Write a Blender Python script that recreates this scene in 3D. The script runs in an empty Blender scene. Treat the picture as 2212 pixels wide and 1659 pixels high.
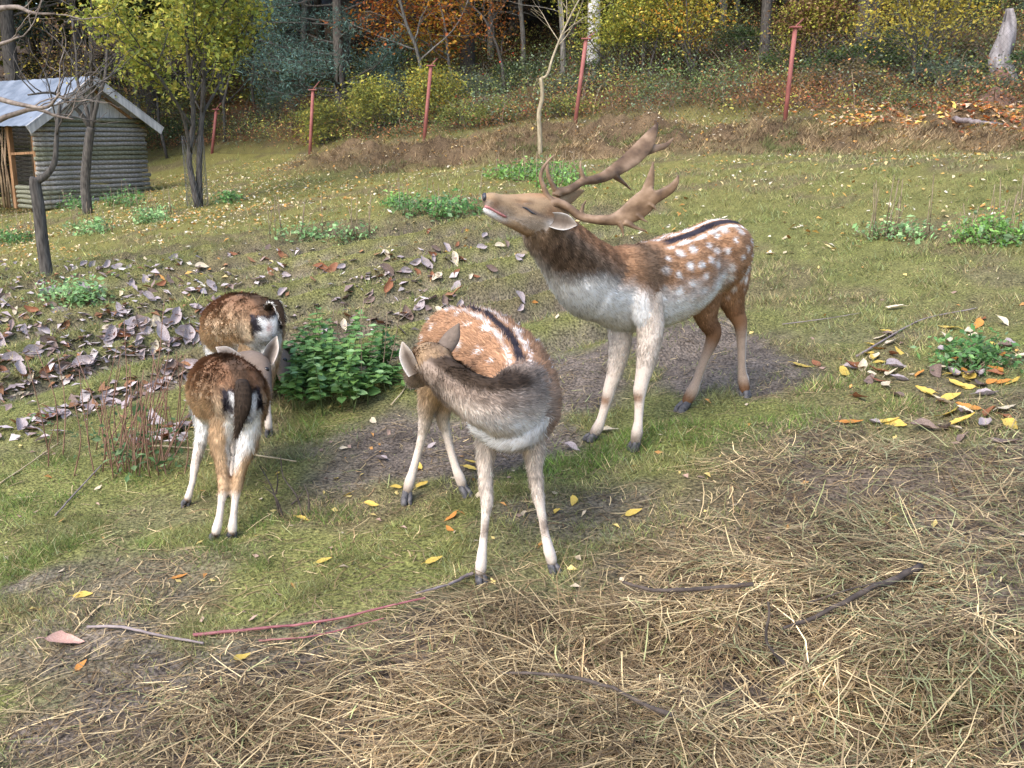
import bpy, bmesh, math, random
import numpy as np
from mathutils import Vector, Matrix

# ------------------------------------------------------------------ camera, sky, sun, exposure
scene = bpy.context.scene
COL = scene.collection
CAM_Z = 1.764
PITCH = math.radians(13.45)
FPX, CX, CY = 2218.0, 1106.0, 829.5          # focal length and centre in 2212 x 1659 picture units
cam_data = bpy.data.cameras.new('camera')
cam_data.sensor_width = 36.0
cam_data.lens = 36.0 * FPX / 2212.0
cam_data.clip_start = 0.05
cam_data.clip_end = 1000.0
cam = bpy.data.objects.new('camera', cam_data)
COL.objects.link(cam)
cam.location = (0, 0, CAM_Z)
cam.rotation_euler = (math.radians(90) - PITCH, 0, 0)
scene.camera = cam

SUN_ELEV, SUN_AZ = math.radians(48), math.radians(-142)   # azimuth from +y, towards +x
world = bpy.data.worlds.new('World')
scene.world = world
world.use_nodes = True
wn = world.node_tree.nodes
bg = wn['Background']
sky = wn.new('ShaderNodeTexSky')
sky.sky_type = 'NISHITA'
sky.sun_disc = False
sky.sun_elevation = SUN_ELEV
sky.sun_rotation = SUN_AZ
sky.air_density = 1.0
sky.dust_density = 2.0
sky.ozone_density = 1.0
world.node_tree.links.new(sky.outputs[0], bg.inputs[0])
bg.inputs[1].default_value = 0.15
sun_data = bpy.data.lights.new('sun', 'SUN')
sun_data.energy = 1.15
sun_data.angle = math.radians(40)
sun_data.color = (1.0, 0.965, 0.91)
sun = bpy.data.objects.new('sun', sun_data)
COL.objects.link(sun)
sdir = Vector((math.sin(SUN_AZ) * math.cos(SUN_ELEV), math.cos(SUN_AZ) * math.cos(SUN_ELEV), math.sin(SUN_ELEV)))
sun.rotation_euler = (-sdir).to_track_quat('-Z', 'Y').to_euler()
sun.location = (0, 0, 30)
scene.view_settings.view_transform = 'Standard'
scene.view_settings.look = 'None'
scene.view_settings.gamma = 1.0
scene.view_settings.exposure = 1.6
scene.cycles.max_bounces = 6
scene.cycles.transparent_max_bounces = 8
scene.cycles.use_denoising = True

rng = np.random.default_rng(7)
random.seed(7)

# ------------------------------------------------------------------ helpers
def ray(px, py):
    x = (np.asarray(px, float) - CX) / FPX
    y = -(np.asarray(py, float) - CY) / FPX
    return x, math.cos(PITCH) + y * math.sin(PITCH), -math.sin(PITCH) + y * math.cos(PITCH)

def W(px, py, Y):
    """point on the sight line of a picture position, at ground distance Y"""
    x, y, z = ray(px, py)
    t = Y / y
    return np.array([x * t, y * t, CAM_Z + z * t])

def hash2(ix, iy, seed):
    h = (ix.astype(np.int64) * 374761393 + iy.astype(np.int64) * 668265263 + seed * 974634777) & 0xffffffff
    h = ((h ^ (h >> 13)) * 1274126177) & 0xffffffff
    h = (h ^ (h >> 16)) & 0xffffff
    return h / float(0xffffff)

def vnoise(x, y, seed=0):
    x = np.asarray(x, float); y = np.asarray(y, float)
    ix = np.floor(x); iy = np.floor(y)
    fx = x - ix; fy = y - iy
    fx = fx * fx * (3 - 2 * fx); fy = fy * fy * (3 - 2 * fy)
    a = hash2(ix, iy, seed); b = hash2(ix + 1, iy, seed); c = hash2(ix, iy + 1, seed); d = hash2(ix + 1, iy + 1, seed)
    return (a + (b - a) * fx) * (1 - fy) + (c + (d - c) * fx) * fy

def fbm(x, y, seed=0, octv=4):
    s = 0; a = 0.5; t = 0
    for i in range(octv):
        s = s + a * vnoise(x * 2 ** i + i * 17.3, y * 2 ** i - i * 9.1, seed + i * 31); t += a; a *= 0.5
    return s / t

def sstep(a, b, x):
    t = np.clip((np.asarray(x, float) - a) / (b - a), 0, 1)
    return t * t * (3 - 2 * t)

def lerp(a, b, t):
    return a + (b - a) * t

def srgb(r, g, b):
    f = lambda c: (c / 255 / 12.92) if c / 255 <= 0.04045 else ((c / 255 + 0.055) / 1.055) ** 2.4
    return np.array([f(r), f(g), f(b)])

def tag(o, label=None, cat=None, group=None, kind=None):
    if label: o['label'] = label
    if cat: o['category'] = cat
    if group: o['group'] = group
    if kind: o['kind'] = kind
    return o

def empty(name, loc=(0, 0, 0), rz=0.0):
    o = bpy.data.objects.new(name, None)
    o.empty_display_size = 0.1
    o.location = loc; o.rotation_euler = (0, 0, rz)
    COL.objects.link(o)
    return o

def link(name, mesh, parent=None, loc=None, rot=None, scale=None):
    o = bpy.data.objects.new(name, mesh)
    COL.objects.link(o)
    if loc is not None: o.location = loc
    if rot is not None: o.rotation_euler = rot
    if scale is not None: o.scale = scale if hasattr(scale, '__len__') else (scale,) * 3
    if parent is not None:
        o.parent = parent
    return o

def np_mesh(name, verts, faces, mat=None, col=None, smooth=True, normals=None):
    """mesh from arrays; faces (M,3) or (M,4); col per vertex (N,3)"""
    verts = np.ascontiguousarray(verts, dtype=np.float32); faces = np.ascontiguousarray(faces, dtype=np.int32)
    me = bpy.data.meshes.new(name)
    n, k = faces.shape
    me.vertices.add(len(verts)); me.vertices.foreach_set('co', verts.ravel())
    me.loops.add(n * k); me.loops.foreach_set('vertex_index', faces.ravel())
    me.polygons.add(n)
    me.polygons.foreach_set('loop_start', np.arange(0, n * k, k, dtype=np.int32))
    me.polygons.foreach_set('use_smooth', np.full(n, smooth, dtype=bool))
    me.update(calc_edges=True)
    if col is not None:
        a = me.color_attributes.new('Col', 'FLOAT_COLOR', 'POINT')
        c = np.ones((len(verts), 4), np.float32); c[:, :3] = col
        a.data.foreach_set('color', c.ravel())
    if normals is not None:
        me.normals_split_custom_set_from_vertices(normals.astype(np.float32))
    if mat is not None:
        me.materials.append(mat)
    return me

class MB:
    """collects shapes into one mesh"""
    def __init__(s): s.v = []; s.f = []; s.n = 0; s.c = []
    def add(s, v, f, c=None):
        v = np.asarray(v, float); s.v.append(v); s.f += [tuple(int(i) + s.n for i in q) for q in f]; s.n += len(v)
        s.c.append(np.tile(np.array([1., 1, 1]) if c is None else np.asarray(c, float), (len(v), 1)) if c is None or np.ndim(c) == 1 else np.asarray(c))
    def tube(s, pts, rad, sides=8, c=None, cap=True):
        v, f = tube_arrays(pts, rad, sides, cap); s.add(v, f, c)
    def box(s, c0, size, rot=None, c=None):
        x, y, z = [q / 2 for q in size]
        v = np.array([(i, j, k) for i in (-x, x) for j in (-y, y) for k in (-z, z)])
        if rot is not None: v = v @ np.array(rot).T
        s.add(v + np.array(c0), [(0, 1, 3, 2), (4, 6, 7, 5), (0, 4, 5, 1), (2, 3, 7, 6), (0, 2, 6, 4), (1, 5, 7, 3)], c)
    def mesh(s, name, mat, smooth=True, usecol=False):
        me = bpy.data.meshes.new(name)
        V = np.concatenate(s.v)
        me.from_pydata(V.tolist(), [], s.f)
        me.polygons.foreach_set('use_smooth', np.full(len(s.f), smooth, dtype=bool))
        if usecol:
            a = me.color_attributes.new('Col', 'FLOAT_COLOR', 'POINT')
            c = np.ones((len(V), 4), np.float32); c[:, :3] = np.concatenate(s.c); a.data.foreach_set('color', c.ravel())
        me.materials.append(mat); me.update()
        return me

def frames(pts, up=None):
    """tangent, side, up vectors along a path"""
    P = np.asarray(pts, float); T = np.gradient(P, axis=0)
    T /= np.linalg.norm(T, axis=1)[:, None] + 1e-12
    if up is None:
        u = np.array([0, 0, 1.]) if abs(T[0][2]) < 0.9 else np.array([1., 0, 0])
        U = []
        for t in T:
            u = u - t * np.dot(u, t); u /= np.linalg.norm(u) + 1e-12; U.append(u)
        U = np.array(U)
    else:
        up = np.asarray(up, float)
        if up.ndim == 1: up = np.tile(up, (len(P), 1))
        U = up - T * np.sum(up * T, axis=1)[:, None]; U /= np.linalg.norm(U, axis=1)[:, None] + 1e-12
    S = np.cross(T, U)
    return T, S, U

def tube_arrays(pts, rad, sides=8, cap=True, up=None, rad2=None):
    P = np.asarray(pts, float); n = len(P)
    rad = np.full(n, rad) if np.isscalar(rad) else np.asarray(rad, float)
    rad2 = rad if rad2 is None else np.asarray(rad2, float)
    T, S, U = frames(P, up)
    a = np.arange(sides) * 2 * math.pi / sides
    V = (P[:, None] + S[:, None] * (np.cos(a)[None, :, None] * rad[:, None, None]) + U[:, None] * (np.sin(a)[None, :, None] * rad2[:, None, None])).reshape(-1, 3)
    F = []
    for i in range(n - 1):
        for j in range(sides):
            k = (j + 1) % sides
            F.append((i * sides + j, i * sides + k, (i + 1) * sides + k, (i + 1) * sides + j))
    if cap:
        F.append(tuple(range(sides - 1, -1, -1))); F.append(tuple((n - 1) * sides + j for j in range(sides)))
    return V, F

def spline(P, n):
    """Catmull-Rom resample of control rows"""
    P = np.asarray(P, float)
    if len(P) < 3:
        t = np.linspace(0, 1, n)[:, None]; return P[0] * (1 - t) + P[-1] * t
    Q = np.vstack([2 * P[0] - P[1], P, 2 * P[-1] - P[-2]])
    ts = np.linspace(0, len(P) - 1 - 1e-9, n); out = []
    for t in ts:
        i = int(t); f = t - i; p0, p1, p2, p3 = Q[i], Q[i + 1], Q[i + 2], Q[i + 3]
        out.append(0.5 * (2 * p1 + (p2 - p0) * f + (2 * p0 - 5 * p1 + 4 * p2 - p3) * f * f + (3 * p1 - p0 - 3 * p2 + p3) * f ** 3))
    return np.array(out)

# ------------------------------------------------------------------ materials
def mat_new(name):
    m = bpy.data.materials.new(name); m.use_nodes = True
    return m, m.node_tree.nodes, m.node_tree.links, m.node_tree.nodes['Principled BSDF']

def mat_attr(name, rough=0.8, spec=0.2, noise=0.0, nscale=40.0, bump=0.0, transl=0.0, bscale=60.0):
    """colour from the mesh's Col attribute, broken up by noise"""
    m, N, L, P = mat_new(name)
    a = N.new('ShaderNodeVertexColor'); a.layer_name = 'Col'
    out = a.outputs[0]
    P.inputs['Roughness'].default_value = rough
    P.inputs['Specular IOR Level'].default_value = spec
    if noise > 0 or bump > 0:
        tc = N.new('ShaderNodeTexCoord')
    if noise > 0:
        n = N.new('ShaderNodeTexNoise'); n.inputs['Scale'].default_value = nscale; n.inputs['Detail'].default_value = 6
        L.new(tc.outputs['Object'], n.inputs['Vector'])
        mr = N.new('ShaderNodeMapRange'); mr.inputs[1].default_value = 0.3; mr.inputs[2].default_value = 0.7
        mr.inputs[3].default_value = 1 - noise; mr.inputs[4].default_value = 1 + noise
        L.new(n.outputs[0], mr.inputs[0])
        mx = N.new('ShaderNodeVectorMath'); mx.operation = 'SCALE'
        L.new(out, mx.inputs[0]); L.new(mr.outputs[0], mx.inputs['Scale'])
        out = mx.outputs[0]
    L.new(out, P.inputs['Base Color'])
    if bump > 0:
        n2 = N.new('ShaderNodeTexNoise'); n2.inputs['Scale'].default_value = bscale; n2.inputs['Detail'].default_value = 8
        L.new(tc.outputs['Object'], n2.inputs['Vector'])
        b = N.new('ShaderNodeBump'); b.inputs['Strength'].default_value = bump; b.inputs['Distance'].default_value = 0.02
        L.new(n2.outputs[0], b.inputs['Height']); L.new(b.outputs[0], P.inputs['Normal'])
    if transl > 0:
        t = N.new('ShaderNodeBsdfTranslucent'); L.new(out, t.inputs[0])
        mix = N.new('ShaderNodeMixShader'); mix.inputs[0].default_value = transl
        L.new(P.outputs[0], mix.inputs[1]); L.new(t.outputs[0], mix.inputs[2]); L.new(mix.outputs[0], N['Material Output'].inputs[0])
    return m

def mat_noise(name, c1, c2, scale=8.0, stretch=(1, 1, 1), rough=0.8, spec=0.2, bump=0.3, c3=None, metal=0.0, detail=8, coord='Object', bdist=0.01, transl=0.0):
    """two or three colours mixed by stretched noise, with the same relief"""
    m, N, L, P = mat_new(name)
    tc = N.new('ShaderNodeTexCoord'); mp = N.new('ShaderNodeMapping'); mp.inputs['Scale'].default_value = stretch
    n = N.new('ShaderNodeTexNoise'); n.inputs['Scale'].default_value = scale; n.inputs['Detail'].default_value = detail
    r = N.new('ShaderNodeValToRGB')
    L.new(tc.outputs[coord], mp.inputs[0]); L.new(mp.outputs[0], n.inputs['Vector']); L.new(n.outputs[0], r.inputs[0])
    e = r.color_ramp.elements
    e[0].position = 0.32; e[0].color = (*c1, 1); e[1].position = 0.68; e[1].color = (*c2, 1)
    if c3 is not None:
        q = e.new(0.5); q.color = (*c3, 1)
    L.new(r.outputs[0], P.inputs['Base Color'])
    P.inputs['Roughness'].default_value = rough; P.inputs['Specular IOR Level'].default_value = spec; P.inputs['Metallic'].default_value = metal
    if bump > 0:
        b = N.new('ShaderNodeBump'); b.inputs['Strength'].default_value = bump; b.inputs['Distance'].default_value = bdist
        L.new(n.outputs[0], b.inputs['Height']); L.new(b.outputs[0], P.inputs['Normal'])
    if transl > 0:
        t = N.new('ShaderNodeBsdfTranslucent'); L.new(r.outputs[0], t.inputs[0])
        mix = N.new('ShaderNodeMixShader'); mix.inputs[0].default_value = transl
        L.new(P.outputs[0], mix.inputs[1]); L.new(t.outputs[0], mix.inputs[2]); L.new(mix.outputs[0], N['Material Output'].inputs[0])
    return m

M_GROUND = mat_attr('ground_soil_turf', 0.9, 0.12, 0.75, 75, 1.0, 0, 60)
M_BLADE = mat_attr('grass_blade', 0.7, 0.2, 0, transl=0.25)
M_STRAW = mat_attr('dry_straw', 0.65, 0.3)
M_LEAF = mat_attr('leaf_foliage', 0.6, 0.25, 0, transl=0.35)
M_LITTER = mat_attr('leaf_litter', 0.7, 0.25, 0.2, 60, transl=0.1)
M_FUR = mat_attr('deer_coat', 0.75, 0.15, 0.10, 220, 0.15, 0, 300)
M_HAIR = mat_attr('deer_hair', 0.7, 0.12, transl=0.15)
M_BARK_DARK = mat_noise('bark_dark', (0.035, 0.03, 0.027), (0.12, 0.105, 0.09), 14, (3, 3, 0.6), bump=0.8)
M_BARK_GREY = mat_noise('bark_grey', (0.07, 0.065, 0.06), (0.24, 0.22, 0.19), 12, (3, 3, 0.5), bump=0.8)
M_TWIG = mat_noise('twig_bark', (0.10, 0.075, 0.06), (0.27, 0.22, 0.18), 20, bump=0.3)

# ------------------------------------------------------------------ terrain
POSTS = [(457, 348, 30.0), (668, 332, 27.0), (914, 308, 24.4), (1240, 264, 22.4), (1694, 262, 19.6)]
ANCH = [W(*q) for q in POSTS] + [W(96, 446, 21.0), W(317, 431, 23.0), W(190, 461, 18.5), W(428, 452, 17.0), W(105, 625, 10.3),
        W(1280, 158, 29.0), W(1860, 112, 26.0), W(590, 222, 33.0), W(1650, 132, 27.0), W(2165, 200, 21.5), W(2212, 285, 18.3), W(1168, 340, 18.0)]
def plane(x, y):
    return 0.08 * y + x * (0.10 + 0.05 * sstep(6, 14, y))
AX = np.array([a[0] for a in ANCH]); AY = np.array([a[1] for a in ANCH])
FX = np.array([W(*q)[0] for q in POSTS]); FY = np.array([q[2] for q in POSTS])
def fence_y(x):
    return np.interp(x, np.r_[-60, FX, 60], np.r_[30 + (60 + FX[0]) * 0.7, FY, 19.6 - (60 - FX[-1]) * 0.12])
def bank(x, y):
    b = y - fence_y(x)
    return 0.13 * np.clip(b, 0, 12) + 0.24 * np.clip(b - 12, 0, 60) + 0.10 * np.clip(b - 72, 0, None)
def base_h(x, y):
    return plane(x, y) + bank(x, y)
AR = np.array([a[2] for a in ANCH]) - base_h(AX, AY)
def corr(x, y):
    sw = 0.05; s = 0
    for ax, ay, r in zip(AX, AY, AR):
        w = np.exp(-((x - ax) ** 2 + (y - ay) ** 2) / (3.4 ** 2)); s = s + w * r; sw = sw + w
    return s / sw
def furrow(x, y):
    # ridges of trodden turf running up the slope on the left and centre
    u = (y * 0.82 - x * 0.57) / 0.66 + 1.1 * (fbm(x * 0.5, y * 0.5, 5, 2) - 0.5)
    m = sstep(5.0, 6.5, y) * (1 - sstep(11.0, 14.0, y)) * (1 - sstep(0.6, 2.2, x))
    f = 1 - (u % 1.0)
    f = np.where(f > .82, (1 - f) / .18, f / .82)
    return m * f * (0.13 + .10 * fbm(x * .9, y * .9, 6, 2))
def trough(x, y):
    u = (y * 0.82 - x * 0.57) / 0.66 + 1.1 * (fbm(x * 0.5, y * 0.5, 5, 2) - 0.5)
    return np.minimum(u % 1.0, 1 - u % 1.0) * 2
def scarp(x, y):
    # rough heaped band of dry grass and soil in front of the fence
    b = fence_y(x) - y
    m = sstep(0.2, 1.2, b) * (1 - sstep(4.2, 6.0, b)) * sstep(-5.6, -3.8, x)
    return m
def ground(x, y):
    x = np.asarray(x, float); y = np.asarray(y, float)
    z = base_h(x, y) + corr(x, y)
    z = z + furrow(x, y)
    z = z + 0.10 * (fbm(x * 0.55, y * 0.55, 3, 3) - 0.5) * sstep(5, 9, y)
    z = z + 0.045 * (fbm(x * 2.3, y * 2.3, 9, 3) - 0.5)
    z = z + scarp(x, y) * (0.75 * (fbm(x * 0.9, y * 1.3, 21, 4) - 0.45) + 0.6 * (fbm(x * 2.7, y * 3.3, 23, 3) - 0.5))
    z = z + sstep(0.5, 3, y - fence_y(x)) * 0.7 * (fbm(x * 0.5, y * 0.5, 13, 3) - 0.5)
    return z
def G(px, py, lift=0.0):
    """where the sight line of a picture position meets the terrain"""
    x, y, z = [float(q) for q in ray(px, py)]
    a, b = 1.2, 95.0
    for k in (140, 24, 24):
        t = np.geomspace(a, b, k); below = CAM_Z + z * t < ground(x * t, y * t)
        i = int(np.argmax(below)) if below.any() else k - 1
        a, b = t[max(0, i - 1)], t[i]
    return np.array([x * b, y * b, CAM_Z + z * b + lift])
def proj(p):
    """picture position of points"""
    p = np.asarray(p, float)
    q = p - np.array([0, 0, CAM_Z])
    f = q[..., 1] * math.cos(PITCH) - q[..., 2] * math.sin(PITCH)
    u = q[..., 1] * math.sin(PITCH) + q[..., 2] * math.cos(PITCH)
    return CX + FPX * q[..., 0] / f, CY - FPX * u / f
# ------------------------------------------------------------------ deer
from mathutils.bvhtree import BVHTree
UPZ = np.array([0, 0, 1.0])

def rounded(R):
    """extra rings so that a loft ends in a dome; rows x,y,z,w,h"""
    def end(a, b):
        d = a[:3] - b[:3]; d /= np.linalg.norm(d) + 1e-9; r = min(a[3], a[4]); out = []
        for f, k in ((0.45, 0.88), (0.8, 0.58), (0.97, 0.2)):
            q = a.copy(); q[:3] = a[:3] + d * r * f; q[3:5] = a[3:5] * k; out.append(q)
        return out
    return np.vstack([end(R[0], R[1])[::-1], R, end(R[-1], R[-2])])

def eval_mods(me, mods):
    o = bpy.data.objects.new('tmp', me); COL.objects.link(o)
    for typ, kw in mods:
        m = o.modifiers.new(typ, typ)
        for k, v in kw.items(): setattr(m, k, v)
    dg = bpy.context.evaluated_depsgraph_get()
    out = bpy.data.meshes.new_from_object(o.evaluated_get(dg))
    bpy.data.objects.remove(o); bpy.data.meshes.remove(me)
    return out

def arrays(me):
    n = len(me.vertices); V = np.empty(n * 3, np.float32); me.vertices.foreach_get('co', V)
    N = np.empty(n * 3, np.float32); me.vertices.foreach_get('normal', N)
    me.calc_loop_triangles(); t = np.empty(len(me.loop_triangles) * 3, np.int32); me.loop_triangles.foreach_get('vertices', t)
    return V.reshape(-1, 3).astype(float), N.reshape(-1, 3).astype(float), t.reshape(-1, 3)

def setcol(me, col):
    a = me.color_attributes.new('Col', 'FLOAT_COLOR', 'POINT')
    c = np.ones((len(me.vertices), 4), np.float32); c[:, :3] = np.clip(col, 0, 1); a.data.foreach_set('color', c.ravel())

WHITE = np.array([0.84, 0.81, 0.77]); COAT = np.array([0.37, 0.200, 0.105]); COATD = np.array([0.21, 0.105, 0.052])
GREY = np.array([0.20, 0.150, 0.115]); CREAM = np.array([0.58, 0.49, 0.41]); DARK = np.array([0.022, 0.018, 0.022])
TAN = np.array([0.36, 0.24, 0.14]); NECKD = np.array([0.085, 0.055, 0.035])

def mixc(a, b, t):
    t = np.clip(np.asarray(t, float), 0, 1)[..., None]
    return a * (1 - t) + b * t

class Deer:
    def __init__(s, name, label, fwd, vox=0.0075):
        s.name, s.label, s.vox = name, label, vox
        s.parts = {}; s.legs = []; s.fwd = np.array([fwd[0], fwd[1], 0.0]); s.fwd /= np.linalg.norm(s.fwd)
        s.right = np.array([s.fwd[1], -s.fwd[0], 0.0])
        s.mb = MB()
    def loft(s, name, rows, up=UPZ, n=None, sides=20):
        R = np.array([np.r_[W(*r[:3]), r[3], r[4] if len(r) > 4 else r[3]] for r in rows])
        n = n or len(rows) * 5
        Q = spline(R, n); Q[:, 3:] = np.maximum(Q[:, 3:], 0.004)
        Q = rounded(Q)
        v, f = tube_arrays(Q[:, :3], Q[:, 3], sides, True, up, Q[:, 4])
        s.mb.add(v, f)
        T, S, U = frames(Q[:, :3], up)
        s.parts[name] = (Q, T, S, U)
    def leg(s, name, Ytop, rows, hoof, bend=0.0, Yofs=0.0):
        H = G(*hoof); y0 = rows[0][1]; y1 = hoof[1]
        out = []
        for r in rows:
            f = (r[1] - y0) / (y1 - y0)
            Y = lerp(Ytop, H[1], min(1, f * 1.15)) + bend * math.sin(math.pi * min(1, max(0, f)))
            out.append((r[0], r[1], Y, r[2], r[3] if len(r) > 3 else r[2]))
        s.loft(name, out, up=s.fwd, n=len(rows) * 5, sides=14)
        s.legs.append((name, W(*out[-1][:3]), H, rows[-1][2]))
    def build(s, paint, hair):
        me = s.mb.mesh('body', M_FUR)
        bm = bmesh.new(); bm.from_mesh(me); bmesh.ops.recalc_face_normals(bm, faces=bm.faces); bm.to_mesh(me); bm.free()
        me = eval_mods(me, [('REMESH', dict(mode='VOXEL', voxel_size=s.vox, use_smooth_shade=True)), ('SMOOTH', dict(factor=0.5, iterations=7))])
        if not me.materials: me.materials.append(M_FUR)
        V, N, T = arrays(me)
        # nearest loft for each vertex
        best = np.full(len(V), 1e9); ctx = dict(part=np.zeros(len(V), int), t=np.zeros(len(V)), l=np.zeros(len(V)), c=np.zeros(len(V)), v=np.zeros(len(V)))
        flow = np.zeros_like(V); names = list(s.parts)
        for pi, nme in enumerate(names):
            Q, Tn, Sn, Un = s.parts[nme]
            m = len(Q)
            for k in range(m):
                d = V - Q[k, :3]
                a = d @ Sn[k]; b = d @ Un[k]; c = d @ Tn[k]
                dd = (a / Q[k, 3]) ** 2 + (b / Q[k, 4]) ** 2 + (c / 0.03) ** 2
                w = dd < best
                best[w] = dd[w]; ctx['part'][w] = pi; ctx['t'][w] = k / (m - 1); ctx['l'][w] = a[w]; ctx['c'][w] = (b / Q[k, 4])[w]; ctx['v'][w] = b[w]
                flow[w] = Tn[k] * (1.0 if 'leg' in nme or nme == 'shoulder' else -1.0)
        ctx.update(names=names, V=V, N=N, deer=s)
        ctx['is'] = lambda *q: np.isin(ctx['part'], [names.index(z) for z in q if z in names])
        col, hl = paint(ctx)
        s.V, s.N, s.T, s.flow, s.ctx = V, N, T, flow, ctx
        setcol(me, col)
        root = empty(s.name, tuple(np.mean([l[2] for l in s.legs], axis=0)))
        tag(root, s.label, 'deer', 'fallow deer in the pasture')
        bpy.context.view_layer.update()
        s.root = root; s.off = np.array(root.location)
        me.transform(Matrix.Translation(-Vector(s.off)))
        link('body', me, root)
        s.bvh = BVHTree.FromPolygons([tuple(p) for p in V], [tuple(int(i) for i in f) for f in T])
        s.hairs(V, N, T, flow, col, hl, hair)
        for nme, top, H, r in s.legs: s.hoof(top, H, r)
        return s
    def hairs(s, V, N, T, flow, col, hl, count):
        A, B, C = V[T[:, 0]], V[T[:, 1]], V[T[:, 2]]
        ar = np.linalg.norm(np.cross(B - A, C - A), axis=1); p = ar / ar.sum()
        idx = rng.choice(len(T), count, p=p)
        u = rng.random(count); v = rng.random(count); sw = u + v > 1; u[sw] = 1 - u[sw]; v[sw] = 1 - v[sw]; w = 1 - u - v
        t = T[idx]
        g = lambda X: X[t[:, 0]] * w[:, None] + X[t[:, 1]] * u[:, None] + X[t[:, 2]] * v[:, None]
        P, n, fl, c, h = g(V), g(N), g(flow), g(col), g(hl[:, None])[:, 0]
        n /= np.linalg.norm(n, axis=1)[:, None] + 1e-9
        fl = fl - n * np.sum(fl * n, axis=1)[:, None]; fl /= np.linalg.norm(fl, axis=1)[:, None] + 1e-9
        fl[:, 2] -= 0.45
        cl = np.stack([nz(P, 28, 71 + k) - 0.5 for k in range(3)], 1)
        d = fl + 0.42 * n + rng.normal(0, 0.24, P.shape) + 1.6 * cl
        d /= np.linalg.norm(d, axis=1)[:, None]
        side = np.cross(d, n); side /= np.linalg.norm(side, axis=1)[:, None] + 1e-9
        L = h * rng.uniform(0.7, 1.3, count); wd = rng.uniform(0.0010, 0.0022, count) * np.clip(h / 0.012, 0.7, 1.6)
        P0 = P - n * 0.002
        vv = np.stack([P0 - side * wd[:, None], P0 + side * wd[:, None], P0 + d * L[:, None]], 1).reshape(-1, 3)
        jit = np.exp(rng.normal(0, 0.24, count) + 1.1 * (nz(P, 60, 91) - 0.5))[:, None]
        cc = np.repeat(np.clip(c * jit, 0, 0.9), 3, axis=0); cc[2::3] *= 1.06
        nn = np.repeat(n * 0.8 + d * 0.2, 3, axis=0); nn /= np.linalg.norm(nn, axis=1)[:, None]
        me = np_mesh('fur', vv - s.off, np.arange(count * 3).reshape(-1, 3), M_HAIR, cc, True, nn)
        o = link('fur', me, s.root); tag(o, kind='stuff')
    def hoof(s, top, H, r):
        mb = MB()
        for sg in (-1, 1):
            o = s.right * sg * r * 0.5
            p = np.array([top - s.fwd * 0.004 + o * 0.7, lerp(top, H, 0.4) + o * 1.0 + s.fwd * 0.006, H + o * 1.1 + s.fwd * 0.010 + UPZ * 0.012, H + o * 1.1 + s.fwd * 0.014 - UPZ * 0.006])
            v, f = tube_arrays(spline(p, 8), np.linspace(r * 0.55, r * 0.58, 8), 10, True, s.fwd, np.linspace(r * 0.75, r * 1.05, 8))
            mb.add(v - s.off, f)
        link('hoof', mb.mesh('hoof', M_HOOF), s.root)
    def surf(s, px, py):
        """surface point of the body on the sight line of a picture position"""
        x, y, z = [float(q) for q in ray(px, py)]
        d = Vector((x, y, z)).normalized()
        h = s.bvh.ray_cast(Vector((0, 0, CAM_Z)), d)
        if h[0] is None: return None
        return np.array(h[0]), np.array(h[1]), np.array(d)
    def ball(s, name, p, r, mat, scale=(1, 1, 1)):
        bm = bmesh.new(); bmesh.ops.create_icosphere(bm, subdivisions=3, radius=r); me = bpy.data.meshes.new(name); bm.to_mesh(me); bm.free()
        me.polygons.foreach_set('use_smooth', np.ones(len(me.polygons), bool)); me.materials.append(mat)
        return link(name, me, s.root, tuple(np.array(p) - s.off), None, scale)
    def eye(s, px, py, r=0.013, inset=0.5):
        q = s.surf(px, py)
        if q is None: return
        p, n, d = q
        s.ball('eye', p - n * r * inset, r, M_EYE)
    def ear(s, base, tip, width, face, inner=CREAM, outer=GREY, cup=0.55):
        """cupped leaf-shaped ear; face = direction the opening looks"""
        base, tip = np.array(base, float), np.array(tip, float)
        ax = tip - base; L = np.linalg.norm(ax); ax /= L
        fc = np.array(face, float); fc -= ax * np.dot(fc, ax); fc /= np.linalg.norm(fc); sd = np.cross(ax, fc)
        nu, nv = 16, 11; V = []; Cc = []
        for layer in (0, 1):
            for i in range(nu):
                u = i / (nu - 1)
                prof = width * (0.42 + 0.58 * math.sin(math.pi * min(1, u * 0.62 + 0.22) )) * (1 - max(0, (u - 0.55) / 0.45) ** 2.1) * 1.0 + 0.002
                for j in range(nv):
                    v = j / (nv - 1) * 2 - 1
                    wrap = (1 - u) * 0.9 + 0.25
                    p = base + ax * u * L + sd * prof * math.sin(v * (0.9 + wrap * 0.5)) + fc * prof * cup * (1.2 - math.cos(v * (0.9 + wrap * 0.6))) * 1.1
                    p = p - fc * (0.006 if layer else 0) * (1 - abs(v) ** 4 * 0.9)
                    V.append(p - s.off)
                    e = max(0, (abs(v) - 0.6) / 0.4) ** 1.5 * .8
                    if layer: Cc.append(outer * (0.85 + 0.3 * random.random()))
                    else: Cc.append(lerp(lerp(GREY * .45, inner * .9, min(1, max(0, abs(v + .1) * 1.15 + max(0, u - .6) * 1.9 - .18))), WHITE * .72, e) * (0.9 + 0.2 * random.random()))
        F = []
        for l in (0, 1):
            for i in range(nu - 1):
                for j in range(nv - 1):
                    a = l * nu * nv + i * nv + j; q = (a, a + 1, a + nv + 1, a + nv)
                    F.append(q if l == 0 else q[::-1])
        k = nu * nv
        for i in range(nu - 1):
            for j in (0, nv - 1):
                a = i * nv + j; q = (a, a + nv, a + nv + k, a + k); F.append(q if j == 0 else q[::-1])
        for j in range(nv - 1):
            a = (nu - 1) * nv + j; F.append((a, a + 1, a + 1 + k, a + k))
        mb = MB(); mb.add(V, F, np.array(Cc))
        link('ear', mb.mesh('ear', M_FUR, True, True), s.root)

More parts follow.
